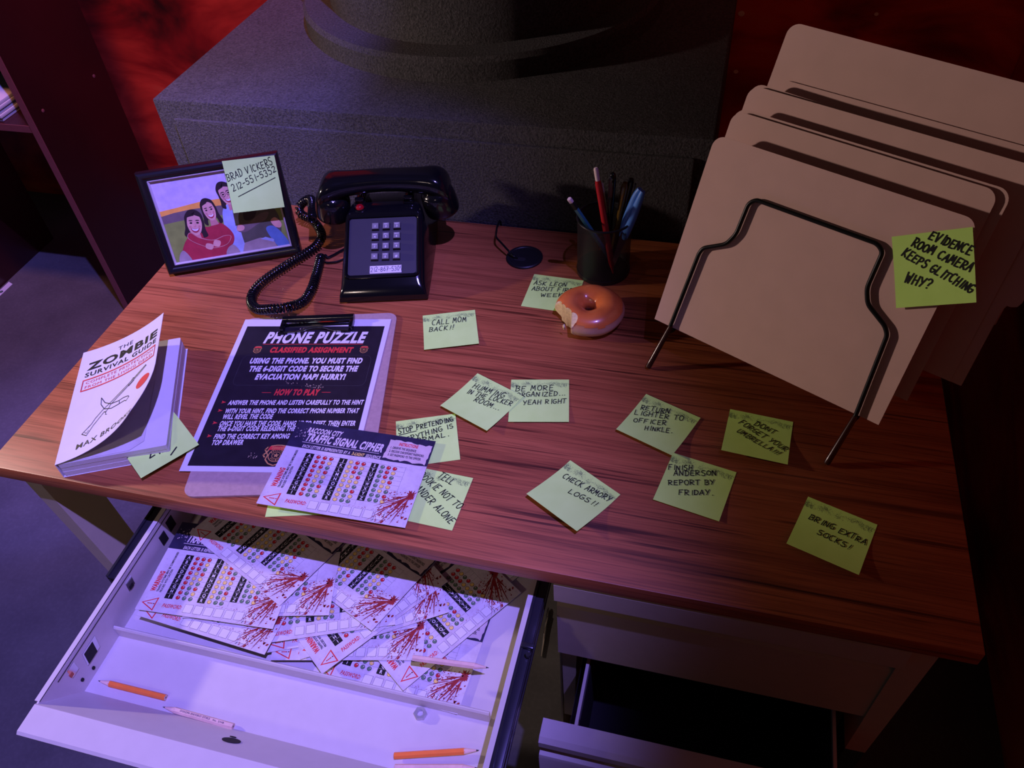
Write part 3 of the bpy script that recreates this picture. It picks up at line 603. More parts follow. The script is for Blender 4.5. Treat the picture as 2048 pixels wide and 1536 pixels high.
    for ang, l0, l1, w in ((205, .004, .031, .0016), (214, .002, .036, .0013), (222, .005, .048, .0018), (231, .0, .034, .0016), (238, .008, .055, .0016), (246, .004, .040, .0014), (254, .012, .046, .0012), (262, .006, .030, .0013), (196, .006, .022, .0012), (225, .022, .060, .0010), (210, .018, .044, .0010)):
        d_ = Vector((cos(radians(ang)), sin(radians(ang)))); n = Vector((-d_.y, d_.x)); o = Vector((bx, by)); n1 = 8
        L, R = [], []
        for k in range(n1+1):
            t = k/n1; p = o+d_*(l0+(l1-l0)*t)+n*(.0008*sin(3*t+ang)); hw = w*(.25+.75*(1-abs(2*t-.8)))*rnd.uniform(.5, 1.1)*.85
            L.append(cl(p+n*hw)); R.append(cl(p-n*hw))
        for k in range(n1): mb.add([(*L[k], z4), (*L[k+1], z4), (*R[k+1], z4), (*R[k], z4)], [(0, 1, 2, 3)], T['blood'])
    for _ in range(130):
        t = rnd.random(); x = bx-.034*rnd.random()**.9+.004*rnd.random(); y = by+.004-.046*rnd.random(); r = rnd.uniform(.0002, .00085)*(1 if rnd.random() > .1 else 1.6)
        if inside((x-.002, y-.002)) and inside((x+.002, y+.002)): mb.flat(ell(x, y, r*rnd.uniform(1, 2.4), r, 7, rnd.uniform(.3, 1.2)), z3, T['blood'])
    for _ in range(40):
        u, v = rnd.uniform(.55, .86), .865+rnd.uniform(-.012, .012); x, y = K(u, v); mb.flat(ell(x, y, rnd.uniform(.0002, .0006), .00025, 6, rnd.random()), z3, T['blood'])
    for u in (.775, .842):
        for _ in range(7): x, y = K(u+rnd.uniform(-.004, .004), rnd.uniform(.88, .985)); mb.flat(ell(x, y, .0003, rnd.uniform(.0003, .0011), 6, rnd.random()), z3, T['ink'])
    return mb.build('cipher_card', [M['card'], M['navy'], M['hdrtxt'], M['ink'], M['red'], M['blood'], M['rdot'], M['ydot'], M['greydot'], M['torn'], M['white']], smooth=0)
card0 = card_mesh()
def card(o, x, y, z, a, label, tilt=(0, 0)):
    o.location = (x, y, DZ+z); o.rotation_euler = (tilt[0], tilt[1], a); tag(o, label, 'card', 'traffic signal cipher cards'); return o
card(card0, .4593, .0792, .0066, .0397, 'printed cipher card on the desk, overlapping the clipboard and sticky notes', (0, .030))
def copy_card(*a, **k):
    o = card0.copy(); COL.objects.link(o); return card(o, *a, **k)
ZC = ZB+.0035; k = 0
for x, y, a, lab in (
    (.5525, -.0490, -.048, 'cipher card lying lowest of the pile, at its right front by the divider'),
    (.600, .085, .95, 'cipher card mostly under the desk edge with red splatter pointing down, at far right'),
    (.545, .080, .62, 'cipher card at the far right of the pile, splatter cut off by the desktop'),
    (.5700, .0030, .974, 'steeply turned cipher card under the bare wood pencil, warning triangle pointing to the divider'),
    (.4810, -.0260, .2200, 'cipher card with its bottom edge level, just left of the bare wood pencil'),
    (.4560, -.0080, .40, 'cipher card of which only a red triangle corner shows, left of the pile middle'),
    (.4860, .0010, .5592, 'cipher card turned up to the right, whole red triangle at the pile middle'),
    (.4780, -.0020, .9403, 'cipher card whose last two password boxes show right of the middle splatter'),
    (.4320, -.0100, .3725, 'cipher card with six password boxes and a letter R in the pile middle'),
    (.3170, -.0370, -.068, 'cipher card peeking out below the readable card at the left'),
    (.4580, .0420, -.4039, 'fanned cipher card at the middle of the drawer, its columns showing U to Z'),
    (.3560, -.0040, .235, 'cipher card between the two fanned cards, splattered right edge showing'),
    (.3060, -.0200, .0708, 'fully readable cipher card at the left end of the drawer pile'),
    (.3390, .0460, -.409, 'cipher card turned down to the right over the fully readable left card')):
    copy_card(x, y, ZC+.0019*k, a, lab); k += 1

# ------------------------------------------------------------------ clipboard and instruction sheet
cb = empty('clipboard'); at_desk(cb, .3454, .1878, 0, .24); tag(cb, 'brown hardboard clipboard with a black spring clip holding a black poster', 'clipboard')
b = MB(); b.prism(rrect(-.1117, -.1606, .1117, .1606, .014), .0002, .0030); b.build('board', M['board'], cb)
b = MB()
b.box((-.050, .136, .003), (.050, .1475, .0045), .0005, 1)
b.tube([(-.051, .1455, .0110), (.052, .1455, .0110)], .0048, 14)
for s_ in (-1, 1):
    b.box((s_*.0495-.0026, .1235, .0034), (s_*.0495+.0026, .1450, .0130), .0012); b.box((s_*.0495-.010-.004*s_, .1195, .0040), (s_*.0495+.004-.004*s_, .1240, .0068), .0008)
b.build('clip', [M['blackpl'], M['chrome']], cb)
b = MB(); b.tube(catmull([(-.046, .1222, .0062), (-.025, .1232, .0066), (-.012, .1275, .0080), (.0, .1290, .0085), (.012, .1275, .0080), (.025, .1232, .0066), (.046, .1222, .0062)], 5), .0013, 8); b.build('clip_wire', M['chrome'], cb)
def poster():
    mb = MB(); PW, PH = .2159, .2794; K = lambda u, v: ((u-.5)*PW, (.5-v)*PH); P = lambda x, y, z: (x, y, z); a1, a2, a3 = .00047, .00055, .00063
    mb.prism([K(0, 1), K(1, 1), K(1, 0), K(0, 0)], 0, .0004, 0)
    mb.flat([K(.035, .970), K(.968, .970), K(.968, .054), K(.035, .054)], a1, 1)
    def tx(t, u0, v0, u1, v1, h, mi, bold=.075, sh=.10): print_text(mb, t, K(u0, v0), K(u1-sh*h*.6, v1), h*PH, mi, P, a2, bold+.01, sh)
    tx('PHONE PUZZLE', .189, .178, .862, .177, .076, 2, .06, .16); ribbon(mb, [K(.19, .190), K(.855, .189)], .0009, 3, P, a2)
    tx('CLASSIFIED ASSIGNMENT', .254, .249, .800, .248, .035, 3)
    for t, u0, v0, u1, v1 in (('USING THE PHONE, YOU MUST FIND', .150, .327, .882, .325), ('THE 6-DIGIT CODE TO SECURE THE', .165, .383, .866, .380), ('EVACUATION MAP! HURRY!', .228, .438, .802, .436)): tx(t, u0, v0, u1, v1, .035, 2)
    ring = rrect(.095, -.478, .935, -.270, .035, 6); ring = [K(x, -y) for x, y in ring]
    for i in range(len(ring)): ribbon(mb, [ring[i], ring[(i+1) % len(ring)]], .0004, 7, P, a2)
    tx('HOW TO PLAY', .388, .541, .668, .540, .036, 3)
    ribbon(mb, [K(.307, .526), K(.366, .526)], .0008, 3, P, a2); ribbon(mb, [K(.681, .522), K(.738, .522)], .0008, 3, P, a2)
    for t, u1, v in (('ANSWER THE PHONE AND LISTEN CAREFULLY TO THE HINT', .957, .602), ('WITH YOUR HINT, FIND THE CORRECT PHONE NUMBER THAT', .942, .655), ('WILL REVEL THE CODE', .430, .691), ('ONCE YOU HAVE THE CODE, HANG UP TO RESET, THEN ENTER', .943, .732), ('THE 6-DIGIT CODE RELEASING THE BOTTOM DRAWER.', .855, .764), ('FIND THE CORRECT KEY AMONG THE', .635, .811), ('TOP DRAWER', .312, .847)):
        tx(t, .122, v+.004, u1, v-.004 if u1 > .6 else v, .0275, 2, .055)
    for v in (.590, .643, .720, .799): mb.flat([K(.078, v+.008), K(.083, v), K(.078, v-.010), K(.108, v)], a2, 3)
    def badge(u, v, s):
        cx, cy = K(u, v); q = lambda pts: [(cx+x*s, cy+y*s) for x, y in pts]
        sh = [(0, -1.08), (.45, -.9), (.78, -.5), (.70, -.05), (.86, .2), (.72, .52), (.62, .86), (.2, .95), (-.2, .95), (-.62, .86), (-.72, .52), (-.86, .2), (-.70, -.05), (-.78, -.5), (-.45, -.9)]
        mb.flat(q(sh), a1+.00003, 5); mb.flat(q([(x*.88, y*.9) for x, y in sh]), a2-.00002, 1)
        mb.flat(q([(-.78, .44), (.78, .44), (.66, .80), (-.66, .80)]), a2+.00003, 3)
        for r0, r1, mi in ((.62, .56, 5), (.34, .30, 5)):
            o = [(r0*cos(2*pi*k/28), r0*sin(2*pi*k/28)-.08) for k in range(28)]; i_ = [(r1*cos(2*pi*k/28), r1*sin(2*pi*k/28)-.08) for k in range(28)]
            for k in range(28): mb.flat(q([o[k], o[(k+1) % 28], i_[(k+1) % 28], i_[k]]), a2+.00001, mi)
        star = [((.25 if k % 2 == 0 else .10)*sin(pi*k/5), (.25 if k % 2 == 0 else .10)*cos(pi*k/5)-.08) for k in range(10)][::-1]
        for k in range(10): mb.flat(q([(0, -.08), star[k], star[(k+1) % 10]]), a2+.00002, 5)
        if s > .01:
            print_text(mb, 'OFFICER', (cx-.5*s, cy+.50*s), (cx+.5*s, cy+.50*s), .22*s, 5, P, a3, .03)
            for word, c0, sgn in (('RACCOON', 90, -1), ('POLICE', 270, 1)):
                for i, ch in enumerate(word):
                    a = radians(c0+sgn*(i-(len(word)-1)/2)*19); px, py = cx+.46*s*cos(a), cy-.08*s+.46*s*sin(a); tdir = Vector((-sin(a), cos(a)))*sgn; w_ = .10*s
                    nn = Vector((-tdir.y, tdir.x))*.06*s; print_text(mb, ch, (px-tdir.x*w_*.5-nn.x, py-tdir.y*w_*.5-nn.y), (px+tdir.x*w_*.5-nn.x, py+tdir.y*w_*.5-nn.y), .13*s, 5, P, a3, .02)
            for s_ in (-1, 1): ribbon(mb, q([(s_*.80, .75), (s_*.98, .45), (s_*.80, .2), (s_*1.0, -.05), (s_*.82, -.3)]), .10*s, 5, P, a1+.00002)
    badge(.530, .902, .0165); badge(.169, .228, .0070); badge(.871, .226, .0070)
    rnd = random.Random(3)
    for (u, v, su, sv, n) in ((.45, .462, .06, .008, 9), (.60, .481, .06, .010, 26), (.66, .492, .02, .010, 8), (.42, .075, .03, .008, 12), (.52, .067, .015, .01, 10), (.40, .912, .035, .012, 16), (.45, .14, .25, .03, 14)):
        for _ in range(n):
            x, y = K(u+rnd.gauss(0, su*.5), v+rnd.gauss(0, sv*.6)); r = rnd.uniform(.0002, .0008); mb.flat(ell(x, y, r, r*rnd.uniform(.5, 1), 5, rnd.random()*3), a3, 6 if v != .14 else 1)
    return mb.build('instruction_sheet', [M['paper'], M['posterblk'], M['white'], M['red'], M['red'], M['gold'], M['fleck'], M['keyside']], smooth=0)
ps_ = poster(); at_desk(ps_, .3319, .1969, .0032, .1868); tag(ps_, 'black PHONE PUZZLE instruction sheet with white border, held on the clipboard', 'sheet')

# ------------------------------------------------------------------ paperback with lifted cover
bkO = empty('paperback_book'); at_desk(bkO, .112, .003, .0004, radians(25.5)); tag(bkO, 'white ZOMBIE SURVIVAL GUIDE paperback with curled cover, left on the desk', 'book')
BW, BH, BT = .133, .203, .024
b = MB()
pg = [(.0015, .001), (BW-.0015, .001), (BW-.0010, BH-.001), (.0015, BH-.001)]
N_ = 3
for i in range(N_):
    z0 = .0012+(BT-.0022)*i/N_; z1 = .0012+(BT-.0022)*(i+.99)/N_; e = .0004*(i % 2)
    b.prism(rrect(.0015, .001+e, BW-.002+e*.8, BH-.001-e, .0022, 3), z0, z1, 0, mit=1)
b.build('page_block', [M['pagem'], M['paper']], bkO, smooth=0)
b = MB(); b.box((0, 0, 0), (BW, BH, .0005)); b.box((0, 0, .0005), (.0005, BH, BT)); b.build('back_cover', M['paper'], bkO, smooth=0)
b = MB(); b.flat([(.004, .002), (.086, .002), (.103, .014), (.105, BH-.03), (.100, BH-.024), (.004, BH-.024)], BT-.0004, 0); b.build('flyleaf', M['blurb'], bkO, smooth=0)
def cov(u, v):
    th = radians(20 if v < .5 else 20+10*((v-.5)/.5)**1.5); a0 = th*.35; a1 = th*1.65; x = z = 0.; n = 14; k = u*n
    for i in range(n):
        st = min(1, max(0, k-i)); a = a0+(a1-a0)*((i+.5)/n); x += cos(a)*st/n; z += sin(a)*st/n
    return Vector((x*BW, BH*(1-v), BT+.0004+z*BW))
def covn(u, v):
    e = .004; p = cov(u, v); u2 = u-e if u > .5 else u+e; s_ = -1 if u > .5 else 1; v2 = v-e if v > .5 else v+e; t_ = 1 if v > .5 else -1
    return (cov(u2, v)-p).cross((cov(u, v2)-p)).normalized()*s_*t_
b = MB(); b.sheet(14, 14, lambda u, v: (cov(u, v), covn(u, v)), .0004, 0)
CF = lambda x, y, z: tuple(cov(x, -y)+covn(x, -y)*z)
def ctx(t, u0, u1, v, h, mi, bold=.03): print_text(b, t, (u0, -v), (u1, -v), h, mi, CF, .0003, bold)
ctx('THE', .42, .60, .115, .036, 1, .0); ctx('ZOMBIE', .09, .95, .205, .066, 1, .055); ctx('SURVIVAL GUIDE', .085, .95, .270, .040, 1, .03)
for p, q in (((.08, .300), (.95, .300)), ((.95, .300), (.95, .400)), ((.95, .400), (.08, .400)), ((.08, .400), (.08, .300))):
    n = 10; ribbon(b, [(p[0]+(q[0]-p[0])*k/n, -(p[1]+(q[1]-p[1])*k/n)) for k in range(n+1)], .011, 2, CF, .0003)
ctx('COMPLETE PROTECTION', .115, .92, .343, .024, 2, .0); ctx('FROM THE LIVING DEAD', .115, .92, .384, .024, 2, .0)
b.flat([(x, -y) for x, y in ell(.865, .60, .085, .058, 22, -.2)][::-1], .0003, 2, CF)
for k, w in enumerate(('FULLY', 'ILLUSTRATED', 'HANDBOOK')): pass
def line(pts, lw=.006): ribbon(b, [(x, -y) for x, y in pts], lw, 1, CF, .0004)
rif = [(.215, .815), (.275, .845), (.330, .772), (.345, .760), (.420, .690), (.440, .700), (.470, .668), (.475, .648), (.690, .528), (.860, .448), (.852, .440), (.680, .514), (.455, .632), (.400, .660), (.330, .715), (.300, .755), (.215, .815)]
line(rif); line([(.44, .69), (.445, .722), (.462, .728)], .005); line([(.655, .535), (.665, .552), (.72, .522)], .005); line([(.68, .514), (.70, .49), (.72, .50)], .004); line([(.245, .812), (.268, .822), (.285, .802)], .004)
mac = [(.34, .535), (.40, .600), (.48, .640), (.575, .652), (.635, .648), (.70, .662), (.715, .678), (.69, .705), (.665, .690), (.60, .690), (.50, .690), (.41, .660), (.355, .600), (.34, .535)]
line(mac); line([(.585, .655), (.60, .69)], .005)
ctx('MAX BROOKS', .19, .90, .935, .042, 1, .02)
b.build('front_cover', [M['paper'], M['ink'], M['red']], bkO, smooth=50)
o = note('bk', 'sticky note tucked between the pages of the paperback, lower corner sticking out', [('FA', .0, .50, .26, .50, .20), ('212', .27, .76, .57, .76, .20)], lift=-.007, curl=1.3, seed=90, lw=.0017, uline=(.56, .90, .70, .82))
o.location = (.2054, .0699, DZ+.0150); o.rotation_euler = (0, 0, .965)

# ------------------------------------------------------------------ picture frame
FY, FL = .4554, .2741
fr = empty('picture_frame'); fr.location = (.0282, .3898, DZ+.0038); fr.rotation_euler = (Matrix.Rotation(FY, 4, 'Z') @ Matrix.Rotation(pi/2-FL, 4, 'X')).to_euler(); tag(fr, 'black picture frame with a smiling family photo leaning at the desk back left', 'picture frame')
FW, FH = .2075, .160     # frame local: x right, y up the frame, z towards the viewer
b = MB()
def mould(mb, x0, y0, x1, y1, prof, mi=0):  # prof: (inset, height)
    b0 = len(mb.v); n = len(prof)
    for ins, h in prof: mb.v += [(x0+ins, y0+ins, h), (x1-ins, y0+ins, h), (x1-ins, y1-ins, h), (x0+ins, y1-ins, h)]
    for i in range(n-1):
        for k in range(4): l = (k+1) % 4; mb.face([b0+i*4+k, b0+i*4+l, b0+(i+1)*4+l, b0+(i+1)*4+k], mi)
mould(b, 0, 0, FW, FH, [(.004, -.010), (0, -.010), (0, .0), (.0015, .004), (.0045, .0055), (.008, .0045), (.0105, .002), (.0128, .0015), (.0134, -.0015), (.0134, -.010), (.004, -.010)])
b.build('moulding', M['frame'], fr, smooth=30)
b = MB(); mould(b, .0132, .0132, FW-.0132, FH-.0132, [(0, -.004), (0, .0004), (.0012, .0010), (.0030, -.0016), (.0030, -.004), (0, -.004)]); b.build('liner', M['liner'], fr, smooth=0)
b = MB(); b.box((.003, .003, -.0115), (FW-.003, FH-.003, -.0102)); b.build('backing_board', M['blacksat'], fr, smooth=0)
b = MB(); b.hexa([(.080, .0145, -.062), (.125, .0145, -.062), (.125, .0145, -.064), (.080, .0145, -.064), (.085, .115, -.0118), (.120, .115, -.0118), (.120, .115, -.0135), (.085, .115, -.0135)]); b.build('easel_back', M['blacksat'], fr, smooth=0)
# the photograph: flat shapes printed on the picture
PX = [plain('photo_'+n, c, .55, var=.12, vs=80) for n, c in (('lilac_sky', lin(.58, .52, .66)), ('sunset', lin(.90, .42, .06)), ('hills', lin(.16, .12, .10)), ('meadow', lin(.22, .30, .05)), ('skin', lin(.66, .36, .26)), ('hair', lin(.022, .012, .012)), ('red_knit', lin(.38, .025, .040)), ('grey_green_shirt', lin(.085, .085, .055)), ('denim', lin(.10, .20, .38)), ('pale_blue_shirt', lin(.33, .42, .58)), ('teeth', lin(.75, .68, .66)), ('khaki', lin(.34, .28, .24)), ('blush', lin(.55, .24, .19)))]
SKY, SUN, HILL, MEA, SKIN, HAIR, KNIT, SHIRT, DENIM, PALE, TEETH, KHAKI, BLUSH = range(13)
b = MB(); x0, y0, x1, y1 = .0150, .0150, FW-.0150, FH-.0150; ZP = [-.0035]
b.box((x0, y0, -.0045), (x1, y1, -.0036), mi=SKY)
def ph(pts, mi):
    ZP[0] += .00002
    p = [(min(x1, max(x0, x)), min(y1, max(y0, y))) for x, y in pts]
    a = sum(p[i][0]*p[(i+1) % len(p)][1]-p[(i+1) % len(p)][0]*p[i][1] for i in range(len(p)))
    b.flat(p if a > 0 else p[::-1], ZP[0], mi)
def smooth2(pts, n=6):
    P3 = [(x, y, 0) for x, y in pts]; P3 = [P3[-1]]+P3+[P3[0], P3[1]]; c = catmull(P3, n); return [(p.x, p.y) for p in c[n:-n-1]]
ph([(x0, .098), (.040, .100), (.075, .1035), (.12, .104), (x1, .098), (x1, y0), (x0, y0)], SUN)
ph([(x0, .090), (.035, .093), (.060, .0945), (.09, .094), (x1, .090), (x1, y0), (x0, y0)], HILL)
ph([(x0, .078), (.05, .080), (.12, .078), (x1, .082), (x1, y0), (x0, y0)], MEA)
def head(cx, cy, w, h, tilt, hair_side, glasses=False, long_=1.0):
    """a smiling face printed in the picture; tilt in radians"""
    c_, s_ = cos(tilt), sin(tilt); q = lambda pts: [(cx+x*w*c_-y*h*s_, cy+x*w*s_+y*h*c_) for x, y in pts]
    ph(q(smooth2([(-1.12, .1), (-1.05, .75), (-.5, 1.28), (.2, 1.34), (.9, 1.0), (1.16, .3), (1.22, -.5), (1.42, -1.3*long_), (.85, -1.5*long_), (.6, -.8), (-.62, -.8), (-.95, -1.4*long_), (-1.4, -1.1*long_), (-1.2, -.4)])), HAIR)
    ph(q([(-.40, -.6), (.40, -.6), (.62, -1.55), (-.62, -1.55)]), BLUSH)
    ph(q(smooth2([(-.86, .25), (-.84, -.25), (-.55, -.82), (0, -1.04), (.55, -.82), (.84, -.25), (.86, .25), (.62, .82), (0, 1.0), (-.62, .82)])), SKIN)
    ph(q(smooth2([(-.98, .2), (-.95, .72), (-.4, 1.18), (.3, 1.2), (.92, .8), (.98, .2), (.80, .62), (.25*hair_side, .92), (-.1*hair_side, .80), (-.78, .62)])), HAIR)
    for e in (-.40, .40):
        if glasses: ph(q(ell(e, .12, .34, .26, 14)), HAIR); ph(q(ell(e, .12, .28, .20, 14)), SKIN)
        ph(q(ell(e, .34, .26, .05, 8)), HAIR); ph(q(ell(e, .12, .17, .085, 10)), HAIR); pass
    ph(q([(-.04, .12), (.06, .12), (.17, -.20), (0, -.27), (-.14, -.20)]), BLUSH); ph(q([(-.03, .12), (.03, .12), (.10, -.18), (-.10, -.18)]), SKIN)
    for e in (-.55, .55): ph(q(ell(e, -.22, .16, .11, 10)), BLUSH)
    ph(q(smooth2([(-.50, -.36), (0, -.44), (.50, -.36), (.34, -.66), (0, -.78), (-.34, -.66)])), KNIT); ph(q(smooth2([(-.42, -.39), (0, -.46), (.42, -.39), (.26, -.58), (0, -.64), (-.26, -.58)])), TEETH)
# tall adult at the back, partly behind the stuck-on note
ph(smooth2([(.102, y0), (.103, .07), (.110, .090), (.128, .096), (.142, .088), (.144, .03), (.14, y0)]), PALE)
head(.1180, .1080, .0105, .0155, .22, -1, True, .9)
# adult on the right with face hidden by the note
ph(smooth2([(.128, .018), (.124, .05), (.128, .076), (.142, .088), (.160, .090), (.178, .082), (.186, .06), (.180, .032), (.150, .028)]), SHIRT)
ph(smooth2([(.134, .066), (.138, .086), (.150, .092), (.156, .080), (.148, .066)]), HAIR)
ph(smooth2([(.120, .050), (.132, .047), (.150, .055), (.166, .062), (.172, .072), (.158, .071), (.138, .060), (.122, .060)]), HILL)
ph(smooth2([(.119, .051), (.128, .050), (.131, .056), (.123, .060)]), SKIN)
ph(smooth2([(.162, .045), (.172, .050), (.182, .040), (.192, .018), (.188, y0), (.174, y0)]), DENIM); ph(smooth2([(.172, .058), (.180, .062), (.187, .052), (.184, .045), (.176, .048)]), SKIN)
ph([(.118, y0), (.125, .030), (.150, .034), (.168, .030), (.172, y0)], KHAKI); ph([(.150, .032), (.160, .028), (.168, .024), (.170, .028), (.158, .034)], PALE)
# child in the middle
ph(smooth2([(.056, .058), (.066, .066), (.080, .064), (.096, .068), (.108, .056), (.112, .042), (.104, .030), (.088, .036), (.070, .048), (.058, .052)]), KNIT)
head(.0870, .0880, .0098, .0148, .10, 1, False, 1.0)
# mother in front
ph(smooth2([(.026, y0), (.032, .036), (.042, .050), (.054, .056), (.072, .052), (.088, .044), (.100, .034), (.106, y0)]), KNIT)
head(.0600, .0715, .0122, .0170, -.12, -1, False, .85)
ph(smooth2([(.044, .052), (.056, .040), (.076, .030), (.098, .032), (.108, .044), (.098, .047), (.080, .043), (.062, .050), (.050, .060)]), BLUSH); ph(smooth2([(.045, .052), (.056, .041), (.076, .031), (.098, .033), (.107, .044), (.098, .046), (.080, .042), (.061, .049), (.050, .059)]), KNIT)
ph(smooth2([(.078, .034), (.086, .031), (.090, .039), (.082, .042)]), SKIN); ph(smooth2([(.066, .032), (.074, .028), (.078, .035), (.069, .039)]), SKIN)
ph(smooth2([(.022, y0), (.025, .028), (.033, .033), (.040, y0)]), KHAKI); ph(smooth2([(.094, y0), (.098, .026), (.108, .030), (.114, y0)]), KHAKI)
b.build('family_photo', PX, fr, smooth=0)
b = MB(); b.box((x0, y0, -.0026), (x1, y1, -.0024)); 
o = note('brad', 'sticky note reading BRAD VICKERS and a phone number on the picture frame', [('BRAD VICKERS', .02, .391, .943, .170, .135), ('212-551-5352', .084, .599, .975, .312, .125)], lift=.010, curl=1.2, seed=77, grey=False, uline=(.164, .699, .929, .424))
q = fr.matrix_basis @ Vector((.164, .1205, .0068)); o.location = q; o.rotation_euler = (fr.rotation_euler.to_matrix() @ Matrix.Rotation(-.04, 3, 'Z')).to_euler()

# ------------------------------------------------------------------ telephone
ph_ = empty('telephone'); at_desk(ph_, .3216, .382, 0, radians(14)); tag(ph_, 'black push button desk telephone with coiled cord and red indicator lamp', 'telephone')
def station(y, zt, wb, wt, zb=.003, cx=.0655, r=.010):
    o = []; 
    pts = [(cx-wb, zb), (cx+wb, zb), (cx+wt, zt), (cx-wt, zt)]
    for i, (px, pz) in enumerate(pts):
        a, c = pts[i-1], pts[(i+1) % 4]; rr = r if i >= 2 else .003
        p = Vector((px, pz)); d1 = (Vector(a)-p).normalized(); d2 = (Vector(c)-p).normalized(); rr = min(rr, abs(zt-zb)*.4)
        for t in (0, .33, .66, 1): q = p+d1*rr*(1-t)**2+d2*rr*t**2; o.append((q.x, y, q.y))
    return o
b = MB(); rings = [station(*s_) for s_ in ((-.0060, .0120, .0660, .0640), (-.0035, .0190, .0665, .0630), (.003, .0250, .0670, .0610), (.0085, .0290, .0672, .0600), (.0115, .0315, .0674, .0595), (.0600, .0573, .0685, .0590), (.1010, .0790, .0690, .0585), (.1060, .0815, .0690, .0580), (.1120, .0830, .069, .057), (.1330, .0850, .069, .052), (.150, .0800, .0685, .050), (.175, .0720, .068, .052), (.195, .0600, .067, .054), (.204, .035, .066, .058), (.206, .012, .064, .060))]
n = len(rings[0]); b.v += [p for r in rings for p in r]
for i in range(len(rings)-1):
    for k in range(n): l = (k+1) % n; b.face([i*n+k, i*n+l, (i+1)*n+l, (i+1)*n+k])
b.face(list(range(n))[::-1] and [k for k in range(n)][::1]); b.face([(len(rings)-1)*n+k for k in range(n)][::-1])
for x, y in ((.01, .01), (.121, .01), (.01, .19), (.121, .19)): b.lathe([(.007, 0), (.007, .004)], 12, mat=Matrix.Translation((x, y, 0)))
bm_ = b.build('body', M['blackpl'], ph_, smooth=40)
SL = radians(27.6); FM = Matrix.Translation((.0655, .0125, .0328)) @ Matrix.Rotation(SL, 4, 'X')     # face plane: x centred, y up the slope
FP = lambda x, y, z: tuple(FM @ Vector((x, y, z)))
b = MB(); b.prism(rrect(-.0505, .0035, .0505, .0955, .004), .0002, .0016, 0, FP); b.build('faceplate', M['face'], ph_)
b = MB(); rr_ = [Vector(FP(x, y, .0012)) for x, y in rrect(-.0535, .0005, .0535, .0985, .006, 6)]; b.tube(rr_, .0021, 8, closed=True); b.build('bezel', M['blackpl'], ph_)
keys = '123456789*0#'; sub = ['', 'ABC', 'DEF', 'GHI', 'JKL', 'MNO', 'PRS', 'TUV', 'WXY', '', 'OPER', '']
for i, c in enumerate(keys):
    kx = -.0105+.0162*(i % 3); ky = .0800-.0165*(i//3); b = MB(); h = .0052; w = .0054; t = .0046
    ring = lambda s_, z: [FP(kx-s_, ky-s_, z), FP(kx+s_, ky-s_, z), FP(kx+s_, ky+s_, z), FP(kx-s_, ky+s_, z)]
    b.hexa(ring(w, .0016)+ring(t+.0004, .0016+h), 1); b.hexa(ring(t, .0016+h)+ring(t-.0004, .0016+h+.0006), 0)
    zz = .0016+h+.0009
    if c in '*#': hh = .0042
    else: hh = .0034
    gl = c; vs, fs_, w_ = font_mesh(gl, .02); cy = ky-(.0022 if sub[i] else .0014) if c not in '*#' else ky-.0018
    b.add([(kx+(x-w_/2)*hh, cy+(y-.35)*hh, zz) for x, y in vs], fs_, 2, FP)
    if sub[i]: print_text(b, sub[i], (kx-.0030, ky+.0014), (kx+.0030, ky+.0014), .0019, 2, FP, zz, .02)
    b.build('key', [M['key'], M['keyside'], M['white']], ph_, smooth=0)
b = MB(); b.prism([(-.0178, .0052), (.0290, .0052), (.0290, .0172), (-.0178, .0172)], .0016, .0020, 0, FP); hand_text(b, '212-867-5309', (-.0165, .0078), (.0300, .0086), .0072, 1, FP, .0022, .0006, random.Random(4), .02); b.build('number_label', [M['paper'], M['ink']], ph_, smooth=0)
b = MB(); lm = Matrix.Translation((.0285, .1170, .0832)); b.lathe([(.0066, 0), (.0062, .003), (.0044, .0056), (.002, .0066), (.0005, .0068)], 18, 0, lm); b.lathe([(.0084, -.001), (.0084, .0014), (.0067, .0018), (.0067, .0)], 18, 1, lm); b.build('indicator_lamp', [M['lens'], M['chrome']], ph_)
for s_ in (-1, 1):
    b = MB(); cx = .0655+s_*.037; b.box((cx-.008, .122, .075), (cx+.008, .166, .0895), .003); b.box((cx-.008, .158, .078), (cx+.008, .172, .108), .004); b.box((cx-.007, .1215, .0885), (cx+.007, .1285, .098), .003); b.build('cradle_prong', M['blackpl'], ph_)
b = MB(); pl = [(.026, .126, .0880), (.030, .131, .100)]; b.lathe([(.0045, .0), (.0045, .016), (.0025, .018)], 12, mat=Matrix.Translation((.030, .140, .086))); b.build('hook_plunger', M['chrome'], ph_)
# handset lies across the cradle
b = MB(); hs = []
hx = [(-.034+(x+.046)*.90, z-.009, a, c) for x, z, a, c in ((-.046, .100, .020, .006), (-.044, .106, .027, .014), (-.036, .1135, .029, .020), (-.022, .1185, .028, .0205), (-.005, .1215, .0230, .0170), (.020, .1240, .0205, .0150), (.0655, .1265, .0195, .0140), (.111, .1240, .0205, .0150), (.136, .1215, .0230, .0170), (.153, .1185, .028, .0205), (.167, .1135, .029, .020), (.175, .106, .027, .014), (.177, .100, .020, .006))]
hx = [(p.x, p.y, p.z, 0) for p in catmull([h[:3] for h in hx], 4)] if False else hx
NR = 20
for x, z, ry, rz in hx:
    for k in range(NR):
        a = 2*pi*k/NR; c_, s_ = cos(a), sin(a); e = .72; b.v.append((x, .140+ry*math.copysign(abs(c_)**e, c_), z+rz*math.copysign(abs(s_)**e, s_)))
for i in range(len(hx)-1):
    for k in range(NR): l = (k+1) % NR; b.face([i*NR+k, i*NR+l, (i+1)*NR+l, (i+1)*NR+k][::-1])
b.face([k for k in range(NR)]); b.face([(len(hx)-1)*NR+k for k in range(NR)][::-1])
